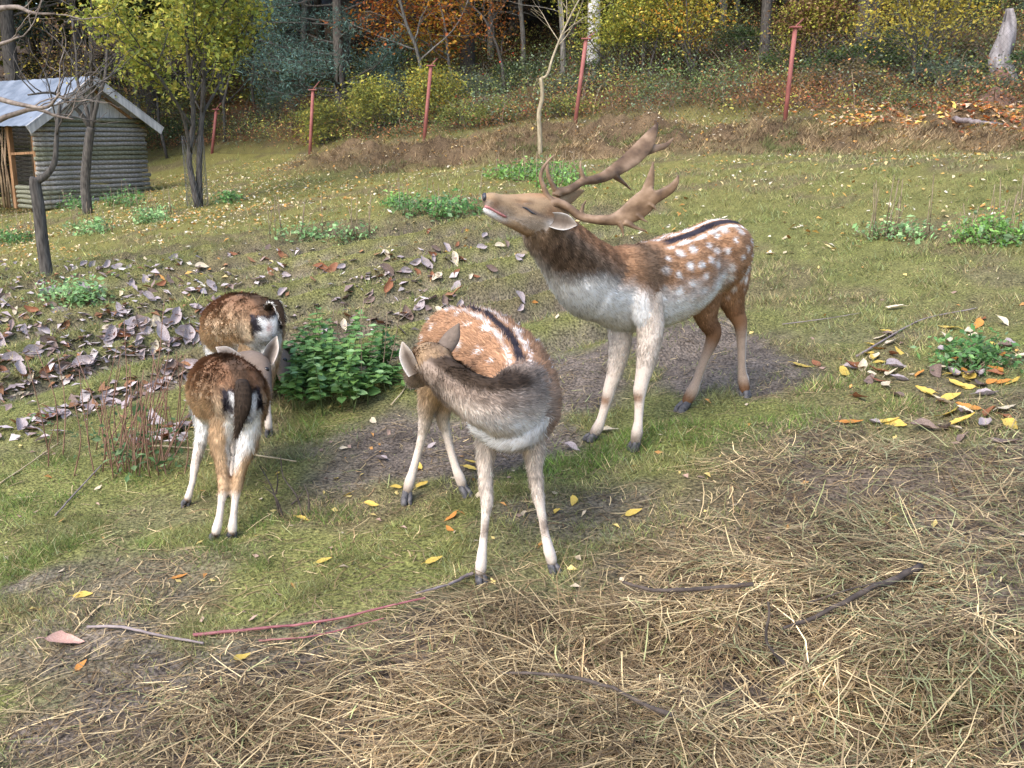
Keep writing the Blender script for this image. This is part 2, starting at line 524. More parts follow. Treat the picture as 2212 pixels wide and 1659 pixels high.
M_HOOF = mat_noise('hoof_horn', (0.03, 0.03, 0.035), (0.13, 0.12, 0.12), 60, rough=0.5, bump=0.2)
M_EYE, _N, _L, _P = mat_new('eye_dark'); _P.inputs['Base Color'].default_value = (0.012, 0.009, 0.008, 1); _P.inputs['Roughness'].default_value = 0.08
M_NOSE = mat_noise('nose_wet', (0.02, 0.02, 0.024), (0.07, 0.07, 0.08), 90, rough=0.3, spec=0.5, bump=0.3)
M_MOUTH = mat_noise('mouth_pink', (0.36, 0.12, 0.12), (0.5, 0.22, 0.2), 60, rough=0.35, spec=0.5, bump=0.2)
M_ANTLER = mat_noise('antler_bone', (0.065, 0.036, 0.020), (0.29, 0.19, 0.12), 9, (1.4, 1.4, 1.8), rough=0.5, spec=0.35, bump=0.35, c3=(0.16, 0.098, 0.056), bdist=0.006)

def nz(V, f, seed=0):
    """3D-ish noise 0..1 on points"""
    return 0.5 * (fbm(V[:, 0] * f, V[:, 2] * f + V[:, 1] * f * 0.37, seed, 3) + fbm(V[:, 1] * f, V[:, 2] * f - V[:, 0] * f * 0.29, seed + 5, 3))

def legcol(col, x, base_t, names, dirt):
    """pale legs, brown knees, dirty feet"""
    for nme in names:
        m = x['is'](nme); t = x['t']
        c = mixc(np.tile(base_t, (len(t), 1)), np.tile(CREAM, (len(t), 1)), sstep(0.12, 0.38, t))
        c = mixc(c, np.tile(GREY * 0.8, (len(t), 1)), sstep(0.74, 0.97, t + .2 * (nz(x['V'], 30, 8) - .5)) * dirt)
        col[m] = c[m]
    return col

def spots(col, x, allow, dmin, rad, seed, bright=WHITE):
    r = np.random.default_rng(seed); V = x['V']; idx = np.where(allow)[0]; r.shuffle(idx); pts = []; nz_ = nz(V, 60, 3)
    for i in idx[:6000]:
        p = V[i]
        if all(np.sum((p - q) ** 2) > (dmin * r.uniform(0.7, 1.3)) ** 2 for q in pts): pts.append(p)
    for p in pts:
        d = np.linalg.norm((V - p) * np.array([1, 1, 1.0]), axis=1); rr = rad * r.uniform(0.65, 1.25)
        col = mixc(col, np.tile(bright, (len(V), 1)), r.uniform(0.55, 0.95) * (1 - sstep(rr * 0.35, rr * 1.35, d + 0.022 * (nz_ - 0.5))))
    return col

def stripe(col, x, part, w, t0, t1, rowoff, step):
    """dark line along the spine with a row of white spots on each side"""
    m = x['is'](part) & (x['c'] > 0.1); n = len(col); l = np.abs(x['l']); t = x['t']
    k = sstep(t0, t0 + 0.08, t) * (1 - sstep(t1 - 0.08, t1, t)) * m
    Q = x['deer'].parts[part][0]; arc = np.r_[0, np.cumsum(np.linalg.norm(np.diff(Q[:, :3], axis=0), axis=1))]
    s = np.interp(t, np.linspace(0, 1, len(arc)), arc)
    row = (1 - sstep(0.005, 0.015, np.hypot(l - rowoff, ((s / step) % 1.0 - 0.5) * step * 0.8) + 0.016 * (nz(x['V'], 70, 6) - 0.5)))
    col = mixc(col, np.tile(WHITE, (n, 1)), row * k)
    return mixc(col, np.tile(DARK * 1.6, (n, 1)), (1 - sstep(w * 0.75, w * 1.2, l)) * k)

# --- the buck: facing left and towards the camera, head raised
def build_buck():
    d = Deer('fallow_buck', 'large spotted buck with palmed antlers, head thrown back and mouth open', (-0.82, -0.57))
    d.loft('torso', [(1590, 545, 5.00, .075, .11), (1576, 548, 4.96, .125, .158), (1545, 552, 4.90, .158, .178), (1512, 566, 4.85, .145, .184),
                     (1468, 592, 4.77, .182, .204), (1420, 612, 4.69, .182, .207), (1372, 620, 4.61, .158, .205), (1330, 622, 4.54, .135, .188), (1296, 628, 4.47, .105, .14)], up=np.array([.18, -.30, 1]))
    d.loft('neck', [(1350, 600, 4.60, .115, .16), (1300, 612, 4.50, .118, .172), (1268, 594, 4.44, .115, .165), (1233, 556, 4.38, .10, .138), (1202, 522, 4.33, .086, .118), (1172, 492, 4.29, .075, .10)], up=np.array([0.6, 0, 1]))
    d.loft('head', [(1200, 468, 4.31, .058, .078), (1170, 462, 4.27, .066, .083), (1138, 457, 4.22, .060, .076), (1106, 449, 4.17, .043, .056), (1078, 441, 4.13, .036, .042), (1058, 431, 4.10, .031, .031), (1049, 427, 4.09, .022, .020)])
    d.loft('jaw', [(1138, 492, 4.23, .040, .032), (1104, 478, 4.17, .030, .026), (1076, 468, 4.13, .023, .018), (1056, 459, 4.10, .019, .014), (1047, 452, 4.09, .013, .009)])
    d.loft('brow', [(1118, 440, 4.16, .010), (1135, 436, 4.17, .016), (1155, 440, 4.20, .015)])
    d.loft('shoulder', [(1392, 560, 4.56, .06, .09), (1388, 620, 4.51, .07, .10), (1396, 680, 4.49, .06, .075)], up=d.fwd)
    d.leg('fore_leg_near', 4.51, [(1394, 640, .072, .085), (1404, 700, .060, .068), (1402, 740, .052, .056), (1394, 790, .041, .043), (1386, 825, .033), (1382, 845, .031), (1381, 870, .0235), (1379, 910, .0215), (1376, 935, .028), (1373, 952, .025)], (1371, 972))
    d.leg('fore_leg_far', 4.66, [(1345, 640, .07, .08), (1340, 710, .056, .064), (1338, 755, .049, .052), (1328, 805, .038), (1318, 835, .031), (1314, 852, .029), (1307, 878, .023), (1298, 908, .022), (1291, 925, .028), (1284, 936, .025)], (1277, 950))
    d.leg('hind_leg_near', 4.93, [(1568, 545, .10, .13), (1577, 600, .088, .11), (1580, 640, .062, .080), (1588, 672, .045, .052), (1598, 694, .034, .042), (1601, 718, .027, .031), (1602, 760, .0225), (1603, 800, .0225), (1606, 822, .030), (1609, 842, .026)], (1613, 859), bend=0.03)
    d.leg('hind_leg_far', 4.90, [(1530, 580, .09, .11), (1523, 650, .070, .085), (1527, 690, .050, .056), (1541, 716, .039, .044), (1536, 742, .030, .034), (1521, 778, .0245), (1506, 820, .0235), (1495, 846, .031), (1484, 866, .027)], (1473, 888), bend=0.02)
    def paint(x):
        n = len(x['V']); V = x['V']; N = x['N']; t = x['t']; c = x['c']; o = np.ones((n, 1)); f1 = nz(V, 9, 1); f2 = nz(V, 40, 2)
        px, py = proj(V)
        col = COAT * (0.85 + 0.3 * f2[:, None]); hl = np.full(n, 0.018)
        tor = x['is']('torso', 'shoulder', 'brow'); s = t
        flank = sstep(0.60, -0.30, c + 0.9 * (f1 - 0.5) + 0.5 * (f2 - 0.5)) * sstep(0.28, 0.44, t)
        m = x['is']('torso')
        col = np.where(m[:, None], mixc(col, WHITE * 1.0 * o, flank * 0.85), col)
        col = np.where(m[:, None], mixc(col, TAN * 1.25 * o, sstep(0.3, 0.0, np.abs(c + 0.62)) * sstep(0.2, 0.35, t) * (1 - sstep(.5, .62, t)) * 0.7), col)
        col = np.where(m[:, None], mixc(col, COATD * o, (1 - sstep(0.10, 0.30, t)) * sstep(0.1, -0.5, c) * .75), col)
        col = spots(col, x, m & (c > -0.25) & (np.abs(x['l']) > 0.05) & (t < 0.72) & (t > 0.03), 0.062, 0.019, 4)
        col = spots(col, x, x['is']('hind_leg_near') & (t < 0.32), 0.05, 0.015, 9)
        col = stripe(col, x, 'torso', 0.020, 0.10, 0.66, 0.040, 0.034)
        # dark shoulder band and white brisket, set by distance along the trunk and neck
        sh = x['is']('torso', 'shoulder', 'neck')
        a = V @ d.fwd; a0 = W(1372, 600, 4.6) @ d.fwd; q = a - a0
        gz = V[:, 2] - W(1372, 600, 4.6)[2]
        band = np.exp(-((q - 0.02 + 0.10 * gz + 0.04 * (f1 - .5)) / 0.068) ** 2) * sstep(-0.14, -0.02, gz + 0.05 * (f1 - .5)) * (1 - sstep(0.15, 0.21, gz))
        nk = x['is']('neck'); neckm = np.where(nk, 1.0, 0.0)
        nc = mixc(COATD * 1.25 * o, GREY * o, sstep(0.95, 0.35, c))
        nc = mixc(nc, NECKD * 1.25 * o, sstep(0.75, 0.25, c) * sstep(-1.0, -0.45, c) * sstep(0.30, 0.5, t))
        nc = mixc(nc, CREAM * .6 * o, sstep(-.75, -1.0, c) * .7)
        wave = 0.5 + 0.5 * np.sin(t * 150 + 9 * f2 + 14 * f1 + c * 5)  # light and dark bands painted into the fur for neck wrinkle shading
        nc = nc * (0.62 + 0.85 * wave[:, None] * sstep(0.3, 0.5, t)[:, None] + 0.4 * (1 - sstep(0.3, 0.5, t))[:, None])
        throat = sstep(-0.30, -0.85, c + 0.9 * (t - 0.30) + 0.25 * (f1 - .5))
        nc = mixc(nc, WHITE * 1.0 * o, throat * sstep(1.0, 0.5, t))
        nc = mixc(nc, TAN * .8 * o, sstep(.80, 1.0, t + .15 * (f1 - .5)) * .75)
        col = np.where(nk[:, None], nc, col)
        col = mixc(col, NECKD * 1.5 * o, band * 0.95 * sh)
        brisk = sstep(0.0, 0.09, q - 0.10 * 0 + 0.05 * (f1 - .5)) * sstep(-0.02, -0.12, gz + 0.35 * np.clip(q, 0, .3) * -1 + 0.06 * (f1 - .5)) * sh
        col = mixc(col, WHITE * 1.0 * o, brisk * 1.0)
        low = sstep(-0.06, -0.17, gz + 0.06 * (f1 - .5)) * sstep(-0.2, -0.08, q) * sh
        col = mixc(col, WHITE * 0.98 * o, low * 0.9)
        hd = x['is']('head', 'jaw', 'brow')
        hc = mixc(TAN * 0.95 * o, CREAM * 0.9 * o, sstep(0.1, -0.8, c) * 0.6)
        hc = mixc(hc, COATD * 1.6 * o, sstep(0.6, 0.95, c) * sstep(0.7, 0.2, t) * .6)
        hc = np.where(x['is']('jaw')[:, None], mixc(TAN * o, WHITE * 0.9 * o, sstep(0.3, 0.6, t)), hc)
        hc = mixc(hc, COATD * .8 * o, np.exp(-(((px - 1070) / 11) ** 2 + ((py - 442) / 11) ** 2)) * .75)
        hc = mixc(hc, CREAM * .9 * o, np.exp(-(((px - 1052) / 9) ** 2 + ((py - 440) / 5) ** 2)) * .8)
        hc = mixc(hc, COATD * .7 * o, np.exp(-(((px - 1132) / 22) ** 2 + ((py - 436 - (px - 1132) * .12) / 5) ** 2)) * .7)
        hc = mixc(hc, COATD * .9 * o, np.exp(-(((px - 1195) / 18) ** 2 + ((py - 458) / 16) ** 2)) * .8)
        hc = mixc(hc, WHITE * .8 * o, np.exp(-(((px - 1190) / 12) ** 2 + ((py - 482) / 9) ** 2)) * .6)
        hc = mixc(hc, TAN * 1.5 * o, np.exp(-(((px - 1120) / 16) ** 2 + ((py - 460) / 10) ** 2)) * .5)
        col = np.where(hd[:, None], hc * (0.85 + 0.3 * f2[:, None]), col)
        col = legcol(col, x, CREAM * 1.05, ['fore_leg_near', 'fore_leg_far'], 0.9)
        kn = x['is']('fore_leg_near', 'fore_leg_far')
        col = mixc(col, COATD * 0.9 * o, kn * np.exp(-((t - 0.60) / 0.045) ** 2) * sstep(-0.2, 0.5, c) * .85)
        for nme, k in (('hind_leg_near', 1.0), ('hind_leg_far', 0.75)):
            mm = x['is'](nme); cc = mixc(COAT * k * o, COATD * k * o, sstep(0.18, 0.36, t)); cc = mixc(cc, GREY * 1.5 * o, sstep(0.42, 0.62, t)); cc = mixc(cc, WHITE * .8 * o, sstep(0.5, .6, t) * sstep(-.1, -.6, c) * .8)
            cc = mixc(cc, COATD * 0.7 * o, sstep(0.80, 0.92, t)); cc = mixc(col, cc, sstep(0.14, 0.28, t)) if nme == 'hind_leg_near' else cc
            col = np.where(mm[:, None], cc, col)
        hl[x['is']('head', 'jaw', 'brow')] = 0.010
        for l in d.legs: hl[x['is'](l[0]) & (t > 0.35)] = 0.010
        hl[nk] = 0.022
        eye = np.exp(-(((px - 1147) * .75 + (py - 463) * -.0) / 22) ** 2 - (((py - 452) - (px - 1140) * .45) / 5) ** 2) * hd * (py > 440)
        col = mixc(col, DARK * 2.5 * o, eye * .8)
        return col, hl
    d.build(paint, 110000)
    for a in (1131, 1141, 1150): pass
    # closed eyelid line
    q = [d.surf(*p) for p in ((1128, 447), (1138, 451), (1148, 459), (1158, 463))]
    mb = MB(); mb.tube(spline([k[0] + k[1] * 0.001 - d.off for k in q], 12), np.array([.0012, .002, .003] + [.0036] * 6 + [.003, .002, .0012]), 6); link('eyelid', mb.mesh('eyelid', M_NOSE), d.root)
    # muzzle pad, tongue and gums
    p = W(1049, 426, 4.085); d.ball('nose', W(1047, 426, 4.092), 0.021, M_NOSE, (0.55, 1.25, 0.85))
    mb = MB(); pts = [W(1088, 468, 4.128), W(1070, 458, 4.108), W(1055, 449, 4.092), W(1047, 446, 4.088)]
    v, f = tube_arrays(spline(pts, 10) - d.off, np.linspace(.027, .014, 10), 10, True, UPZ, np.linspace(.006, .006, 10)); mb.add(v, f); link('tongue', mb.mesh('tongue', M_MOUTH), d.root)
    # ears
    d.ear(W(1192, 476, 4.235), W(1247, 486, 4.19), 0.034, (0.15, -1, 0.15), CREAM * .5, GREY * 1.1)
    d.ear(W(1205, 452, 4.36), W(1261, 411, 4.50), 0.042, (0.35, 1, 0.5), CREAM, TAN * 0.8)
    # antlers
    def antler(blades, tubes, Yf):
        mb = MB()
        for rows in blades:                       # flat palms and tines: px, py, half width, half thickness
            R = np.array([np.r_[W(r[0], r[1], Yf(r[0], r[1])), r[2], r[3]] for r in rows]); Q = spline(R, len(rows) * 6); Q[:, 3:] = np.maximum(Q[:, 3:], .002)
            T = np.gradient(Q[:, :3], axis=0); up = np.cross(T, np.array([0, 1.0, 0])); v, f = tube_arrays(Q[:, :3], Q[:, 4], 16, True, up, Q[:, 3]); mb.add(v, f)
        for rows in tubes:
            R = np.array([np.r_[W(r[0], r[1], Yf(r[0], r[1])), r[2]] for r in rows]); Q = spline(R, len(rows) * 5)
            v, f = tube_arrays(Q[:, :3], np.maximum(Q[:, 3], .002), 12); mb.add(v, f)
        me = mb.mesh('antler', M_ANTLER)
        bm = bmesh.new(); bm.from_mesh(me); bmesh.ops.recalc_face_normals(bm, faces=bm.faces); bm.to_mesh(me); bm.free()
        me = eval_mods(me, [('REMESH', dict(mode='VOXEL', voxel_size=0.0034, use_smooth_shade=True)), ('SMOOTH', dict(factor=0.5, iterations=6))])
        me.transform(Matrix.Translation(-Vector(d.off)))
        if not me.materials: me.materials.append(M_ANTLER)
        link('antler', me, d.root)
    antler([[(1290, 475, .020, .019), (1320, 475, .024, .015), (1350, 466, .040, .010), (1378, 448, .050, .009), (1400, 428, .046, .009), (1416, 414, .030, .008)],
            [(1394, 428, .030, .009), (1401, 402, .023, .009), (1407, 376, .014, .008), (1411, 349, .004, .004)],
            [(1402, 432, .030, .009), (1428, 420, .024, .009), (1448, 408, .020, .009), (1460, 394, .014, .008), (1466, 377, .004, .004)]],
           [[(1191, 446, .021), (1196, 438, .020), (1215, 441, .018), (1234, 453, .0175), (1252, 467, .0175), (1282, 474, .0185), (1308, 476, .019)],
            [(1194, 436, .016), (1182, 423, .013), (1174, 403, .011), (1168, 383, .0095), (1173, 363, .008), (1186, 346, .006), (1199, 334, .003)],
            [(1256, 467, .012), (1257, 455, .009), (1260, 443, .0065), (1267, 432, .003)],
            [(1338, 480, .014), (1344, 495, .008), (1347, 512, .003)], [(1350, 480, .014), (1372, 491, .0085), (1399, 501, .003)], [(1376, 464, .010), (1388, 474, .0065), (1400, 480, .003)],
            [(1402, 440, .010), (1411, 446, .0065), (1419, 455, .003)]],
           lambda px, py: 4.25 - 0.0002 * (px - 1190) + 0.03 * math.sin((px - 1190) / 280 * math.pi))
    antler([[(1280, 389, .019, .018), (1306, 381, .024, .015), (1340, 360, .033, .010), (1372, 336, .040, .009), (1394, 312, .038, .009), (1408, 290, .026, .009), (1417, 272, .012, .007), (1414, 257, .005, .004)],
            [(1396, 324, .026, .009), (1418, 320, .017, .009), (1438, 314, .013, .009), (1455, 298, .004, .004)]],
           [[(1202, 424, .021), (1205, 416, .020), (1222, 412, .018), (1240, 404, .0175), (1260, 392, .0175), (1290, 388, .019)],
            [(1204, 416, .016), (1196, 404, .012), (1187, 385, .010), (1182, 366, .008), (1184, 350, .003)],
            [(1262, 388, .013), (1257, 374, .009), (1254, 360, .006), (1255, 346, .003)],
            [(1328, 380, .015), (1346, 394, .009), (1365, 412, .003)]],
           lambda px, py: 4.36 + 0.0014 * (px - 1200))
    return d

# --- the doe in front: chest towards the camera, neck bent back along her right side
def build_doe():
    d = Deer('fallow_doe', 'spotted doe standing on the hay, neck twisted round to lick her flank', (0.43, -0.90))
    d.loft('torso', [(960, 752, 4.20, .085, .11), (974, 748, 4.14, .132, .150), (1000, 752, 4.04, .156, .168), (1042, 772, 3.88, .172, .176), (1080, 804, 3.74, .174, .178),
                     (1108, 842, 3.60, .160, .172), (1122, 868, 3.49, .138, .160), (1118, 890, 3.41, .112, .135), (1106, 906, 3.36, .075, .09)])
    d.loft('neck', [(1130, 858, 3.46, .105, .13), (1105, 872, 3.33, .092, .110), (1062, 872, 3.26, .078, .090), (1015, 852, 3.27, .066, .076), (972, 820, 3.34, .058, .067), (940, 792, 3.42, .054, .062)])
    d.loft('head', [(948, 784, 3.41, .052, .060), (928, 778, 3.46, .060, .064), (914, 788, 3.53, .054, .060), (904, 800, 3.60, .043, .048), (896, 812, 3.68, .033, .036), (891, 820, 3.74, .024, .026)])
    d.loft('chest', [(1060, 905, 3.36, .07, .07), (1105, 925, 3.35, .085, .075), (1140, 915, 3.37, .06, .07)])
    d.leg('fore_leg_right', 3.42, [(1068, 900, .062, .075), (1052, 955, .038, .046), (1048, 1004, .028, .032), (1050, 1060, .024), (1052, 1086, .0235), (1049, 1112, .0175), (1045, 1160, .0155), (1041, 1198, .019), (1039, 1222, .0215), (1038, 1238, .0195)], (1038, 1258))
    d.leg('fore_leg_left', 3.44, [(1140, 905, .062, .075), (1152, 965, .037, .045), (1156, 1015, .027, .031), (1161, 1056, .023), (1164, 1078, .0225), (1169, 1104, .0175), (1177, 1150, .016), (1185, 1186, .021), (1190, 1203, .0215), (1193, 1216, .0195)], (1196, 1234))
    d.leg('hind_leg_right', 4.05, [(945, 790, .075, .11), (930, 845, .048, .070), (921, 885, .034, .042), (917, 914, .026, .034), (912, 940, .020), (902, 980, .0175), (891, 1020, .019), (885, 1040, .0235), (880, 1060, .021)], (876, 1086), bend=0.06)
    d.leg('hind_leg_left', 4.12, [(985, 800, .07, .10), (965, 855, .042, .060), (957, 885, .034, .040), (957, 908, .027, .033), (964, 935, .0205), (974, 975, .018), (985, 1012, .019), (993, 1032, .0235), (999, 1048, .0215)], (1008, 1072), bend=0.06)
    def paint(x):
        n = len(x['V']); V = x['V']; t = x['t']; c = x['c']; o = np.ones((n, 1)); f1 = nz(V, 9, 21); f2 = nz(V, 45, 22); px, py = proj(V)
        col = COAT * np.array([.98, 1.0, 1.05]) * (0.75 + 0.5 * f2[:, None]); hl = np.full(n, 0.030)
        m = x['is']('torso')
        fr = sstep(0.62, 0.85, t + 0.12 * (f1 - .5))
        col = np.where(m[:, None], mixc(col, GREY * 1.55 * o, fr * sstep(0.9, 0.2, c) * 0.9), col)
        col = np.where(m[:, None], mixc(col, CREAM * o, sstep(-0.45, -0.9, c)), col)
        col = spots(col, x, m & (c > -0.15) & (np.abs(x['l']) > 0.05) & (t < 0.7), 0.095, 0.015, 11)
        col = mixc(col, stripe(col, x, 'torso', 0.016, 0.06, 0.80, 0.036, 0.034), np.where((np.abs(x['l']) > .022), .6, 1.0))
        nk = x['is']('neck')
        nc = mixc(GREY * 1.35 * o, CREAM * 1.05 * o, sstep(0.35, -0.35, c + 0.3 * (f1 - .5)) * sstep(0.95, 0.55, t)) * (0.8 + 0.4 * f2[:, None])
        nc = mixc(nc, NECKD * 0.55 * o, sstep(0.50, 0.74, c + 0.16 * (f2 - .5)) * sstep(0.10, 0.3, t) * sstep(1.0, .8, t))
        nc = mixc(nc, WHITE * o, sstep(0.62, 0.25, t) * sstep(-0.1, -0.6, c))
        col = np.where(nk[:, None], nc, col)
        ch = x['is']('chest'); col = np.where(ch[:, None], mixc(GREY * 1.9 * o, WHITE * o, sstep(0.9, 0.0, c + .5 * (f1 - .5))), col)
        hd = x['is']('head'); hc = mixc(TAN * .85 * o, NECKD * 1.7 * o, sstep(0.35, 0.7, f2) * sstep(-.2, .5, c)); hc = mixc(hc, CREAM * .85 * o, np.clip(sstep(0.1, -0.5, c) * .8 + sstep(.45, .65, t) * .7, 0, 1))
        col = np.where(hd[:, None], hc * (0.75 + 0.5 * f2[:, None]), col)
        col = legcol(col, x, CREAM * .85, ['fore_leg_right', 'fore_leg_left'], 0.9)
        col = legcol(col, x, TAN * 1.2, ['hind_leg_right', 'hind_leg_left'], 0.9)
        kn = x['is']('fore_leg_right', 'fore_leg_left')
        col = np.where(kn[:, None], mixc(col, CREAM * 1.08 * o, sstep(.12, .5, t + .2 * (f1 - .5)) * (1 - sstep(.84, .94, t)) * .75), col)
        col = mixc(col, GREY * 0.75 * o, kn * np.exp(-((t - 0.615) / 0.035) ** 2) * sstep(0.0, 0.6, c) * .85)
        hl[hd] = 0.020; hl[nk | ch] = 0.026
        for l in d.legs: mm = x['is'](l[0]); hl[mm] = np.interp(t[mm], [0.15, 0.5, 1], [.026, .011, .008])
        return col, hl
    d.build(paint, 120000)
    d.ear(W(901, 806, 3.43), W(869, 738, 3.44), 0.030, (-0.6, -1, 0.2), CREAM * 0.85, GREY)
    d.ear(W(948, 762, 3.45), W(992, 699, 3.50), 0.031, (0.5, 0.8, 0.25), CREAM, GREY * 0.75)
    d.eye(909, 829, 0.011)
    d.ball('nose', W(889, 822, 3.755), 0.016, M_NOSE)
    return d

def rump_paint(x, col, tp, tailw=0.02, o=None):
    """white rump with black borders, around the tail base tp"""
    d = x['deer']; V = x['V']; q = V - tp; l = np.abs(q @ d.right); b = -(q @ d.fwd); v = q[:, 2]; n = len(V); o = np.ones((n, 1))
    rear = sstep(-0.05, 0.15, -(x['N'] @ d.fwd) + 0.1) * sstep(-0.13, -0.07, b)
    f = nz(V, 45, 31) - 0.5
    l = l + 0.012 * f; v2 = v + 0.015 * f
    blk = (1 - sstep(0.074, 0.084, l)) * sstep(-0.125, -0.075, v2 + (l - .06) * .6) * (1 - sstep(-0.012, 0.004, v2))
    wht = (1 - sstep(0.044, 0.056, l - (v2 + .05) * .1)) * (1 - sstep(-0.022, -0.010, v2)) * sstep(-0.30, -0.20, v2 + l * .4)
    low = (1 - sstep(0.055, 0.075, l)) * (1 - sstep(-0.095, -0.080, v2)) * sstep(-0.27, -0.13, v2)
    col = mixc(col, DARK * 1.5 * o, blk * rear); col = mixc(col, WHITE * o, np.maximum(wht, low) * rear)
    return col

def fawn_paint(tp, seed, pink=False):
    def paint(x):
        d = x['deer']; n = len(x['V']); V = x['V']; t = x['t']; c = x['c']; o = np.ones((n, 1)); f1 = nz(V, 12, seed); f2 = nz(V, 55, seed + 1)
        col = mixc(TAN * 1.25 * o, COAT * 0.85 * o, sstep(-0.3, 0.3, c + .4 * (f1 - .5))) * (0.75 + 0.5 * f2[:, None]); hl = np.full(n, 0.028)
        m = x['is']('torso')
        tc = mixc(np.array([.56, .43, .29]) * o, np.array([.36, .235, .14]) * o, sstep(-0.2, 0.4, c + .25 * (f1 - .5) + .3 * (f2 - .5)))
        tc = mixc(tc, np.array([.18, .095, .052]) * o, sstep(0.15, 0.85, c + .3 * (f1 - .5) + .5 * (f2 - .5)))
        tc = mixc(tc, NECKD * .6 * o, (1 - sstep(.02, .045, np.abs(x['l']))) * (c > 0) * .75)
        tc = mixc(tc, WHITE * .95 * o, sstep(-0.55, -0.85, c))
        tc = tc * (0.75 + 0.6 * f2[:, None])
        col = np.where(m[:, None], tc, col)
        hd = x['is']('head', 'neck'); hc = GREY * 0.85 * (0.8 + .4 * f2[:, None]); hc = mixc(hc, CREAM * .8 * o, sstep(-0.3, -0.9, c) * .7 * x['is']('neck')); col = np.where(hd[:, None], hc, col)
        for l in d.legs:
            mm = x['is'](l[0]); hind = 'hind' in l[0]
            cc = mixc(TAN * 1.5 * o, TAN * .9 * o, f1 * .7) if hind else np.tile(WHITE * .85, (n, 1))
            cc = mixc(cc, CREAM * 1.05 * o, sstep(.5, .58, t) if hind else sstep(.2, .4, t))
            cc = mixc(cc, COATD * .8 * o, np.exp(-((t - .44) / .06) ** 2) * .6 * (1 if hind else 0) * sstep(.35, .65, f1))
            if hind: cc = mixc(cc, WHITE * .9 * o, sstep(0.006, 0.022, x['l'] * (1 if 'left' in l[0] else -1)) * sstep(.42, .30, t) * .85)
            cc = mixc(cc, COATD * .45 * o, sstep(.86, .96, t)); col = np.where(mm[:, None], cc * (.85 + .3 * f2[:, None]), col)
            hl[mm] = np.interp(t[mm], [0.2, 0.55, 1], [.026, .012, .008])
        col = rump_paint(x, col, tp)
        if pink:
            q = V - tp; col = mixc(col, np.array([.50, .29, .26]) * o, np.exp(-((q @ d.right) / .017) ** 2 - ((q[:, 2] + .065) / .032) ** 2) * .9)
        hl[x['is']('head')] = 0.007; hl[x['is']('neck')] = 0.014
        return col, hl
    return paint

def tail(d, rows, col1, col2, up=None, flat=0.6, nh=1400):
    R = np.array([np.r_[W(*r[:3]), r[3]] for r in rows]); Q = spline(R, 14)
    v, f = tube_arrays(Q[:, :3] - d.off, Q[:, 3] * flat, 10, True, d.right, Q[:, 3])
    # strands so that the outline is hairy
    mb = MB(); mb.add(v, f, col1)
    T, S, U = frames(Q[:, :3], d.right); k = rng.integers(1, 14, nh); a = rng.random(nh) * 2 * math.pi
    P = Q[k, :3] + S[k] * (np.cos(a) * Q[k, 3] * flat)[:, None] * .9 + U[k] * (np.sin(a) * Q[k, 3])[:, None] * .9
    rad = S[k] * np.cos(a)[:, None] + U[k] * np.sin(a)[:, None]; dr = T[k] + rad * 0.3 + rng.normal(0, .15, (nh, 3)); dr /= np.linalg.norm(dr, axis=1)[:, None]
    sd = np.cross(dr, rad); L = rng.uniform(.015, .035, nh); vv = np.stack([P - sd * .0013, P + sd * .0013, P + dr * L[:, None]], 1).reshape(-1, 3) - d.off
    cc = np.where((np.abs(np.sin(a)) > .93)[:, None], col2, col1) * np.exp(rng.normal(0, .25, nh))[:, None]
    mb.add(vv, np.arange(nh * 3).reshape(-1, 3), np.repeat(cc, 3, axis=0))
    link('tail', mb.mesh('tail', M_FUR, True, True), d.root)

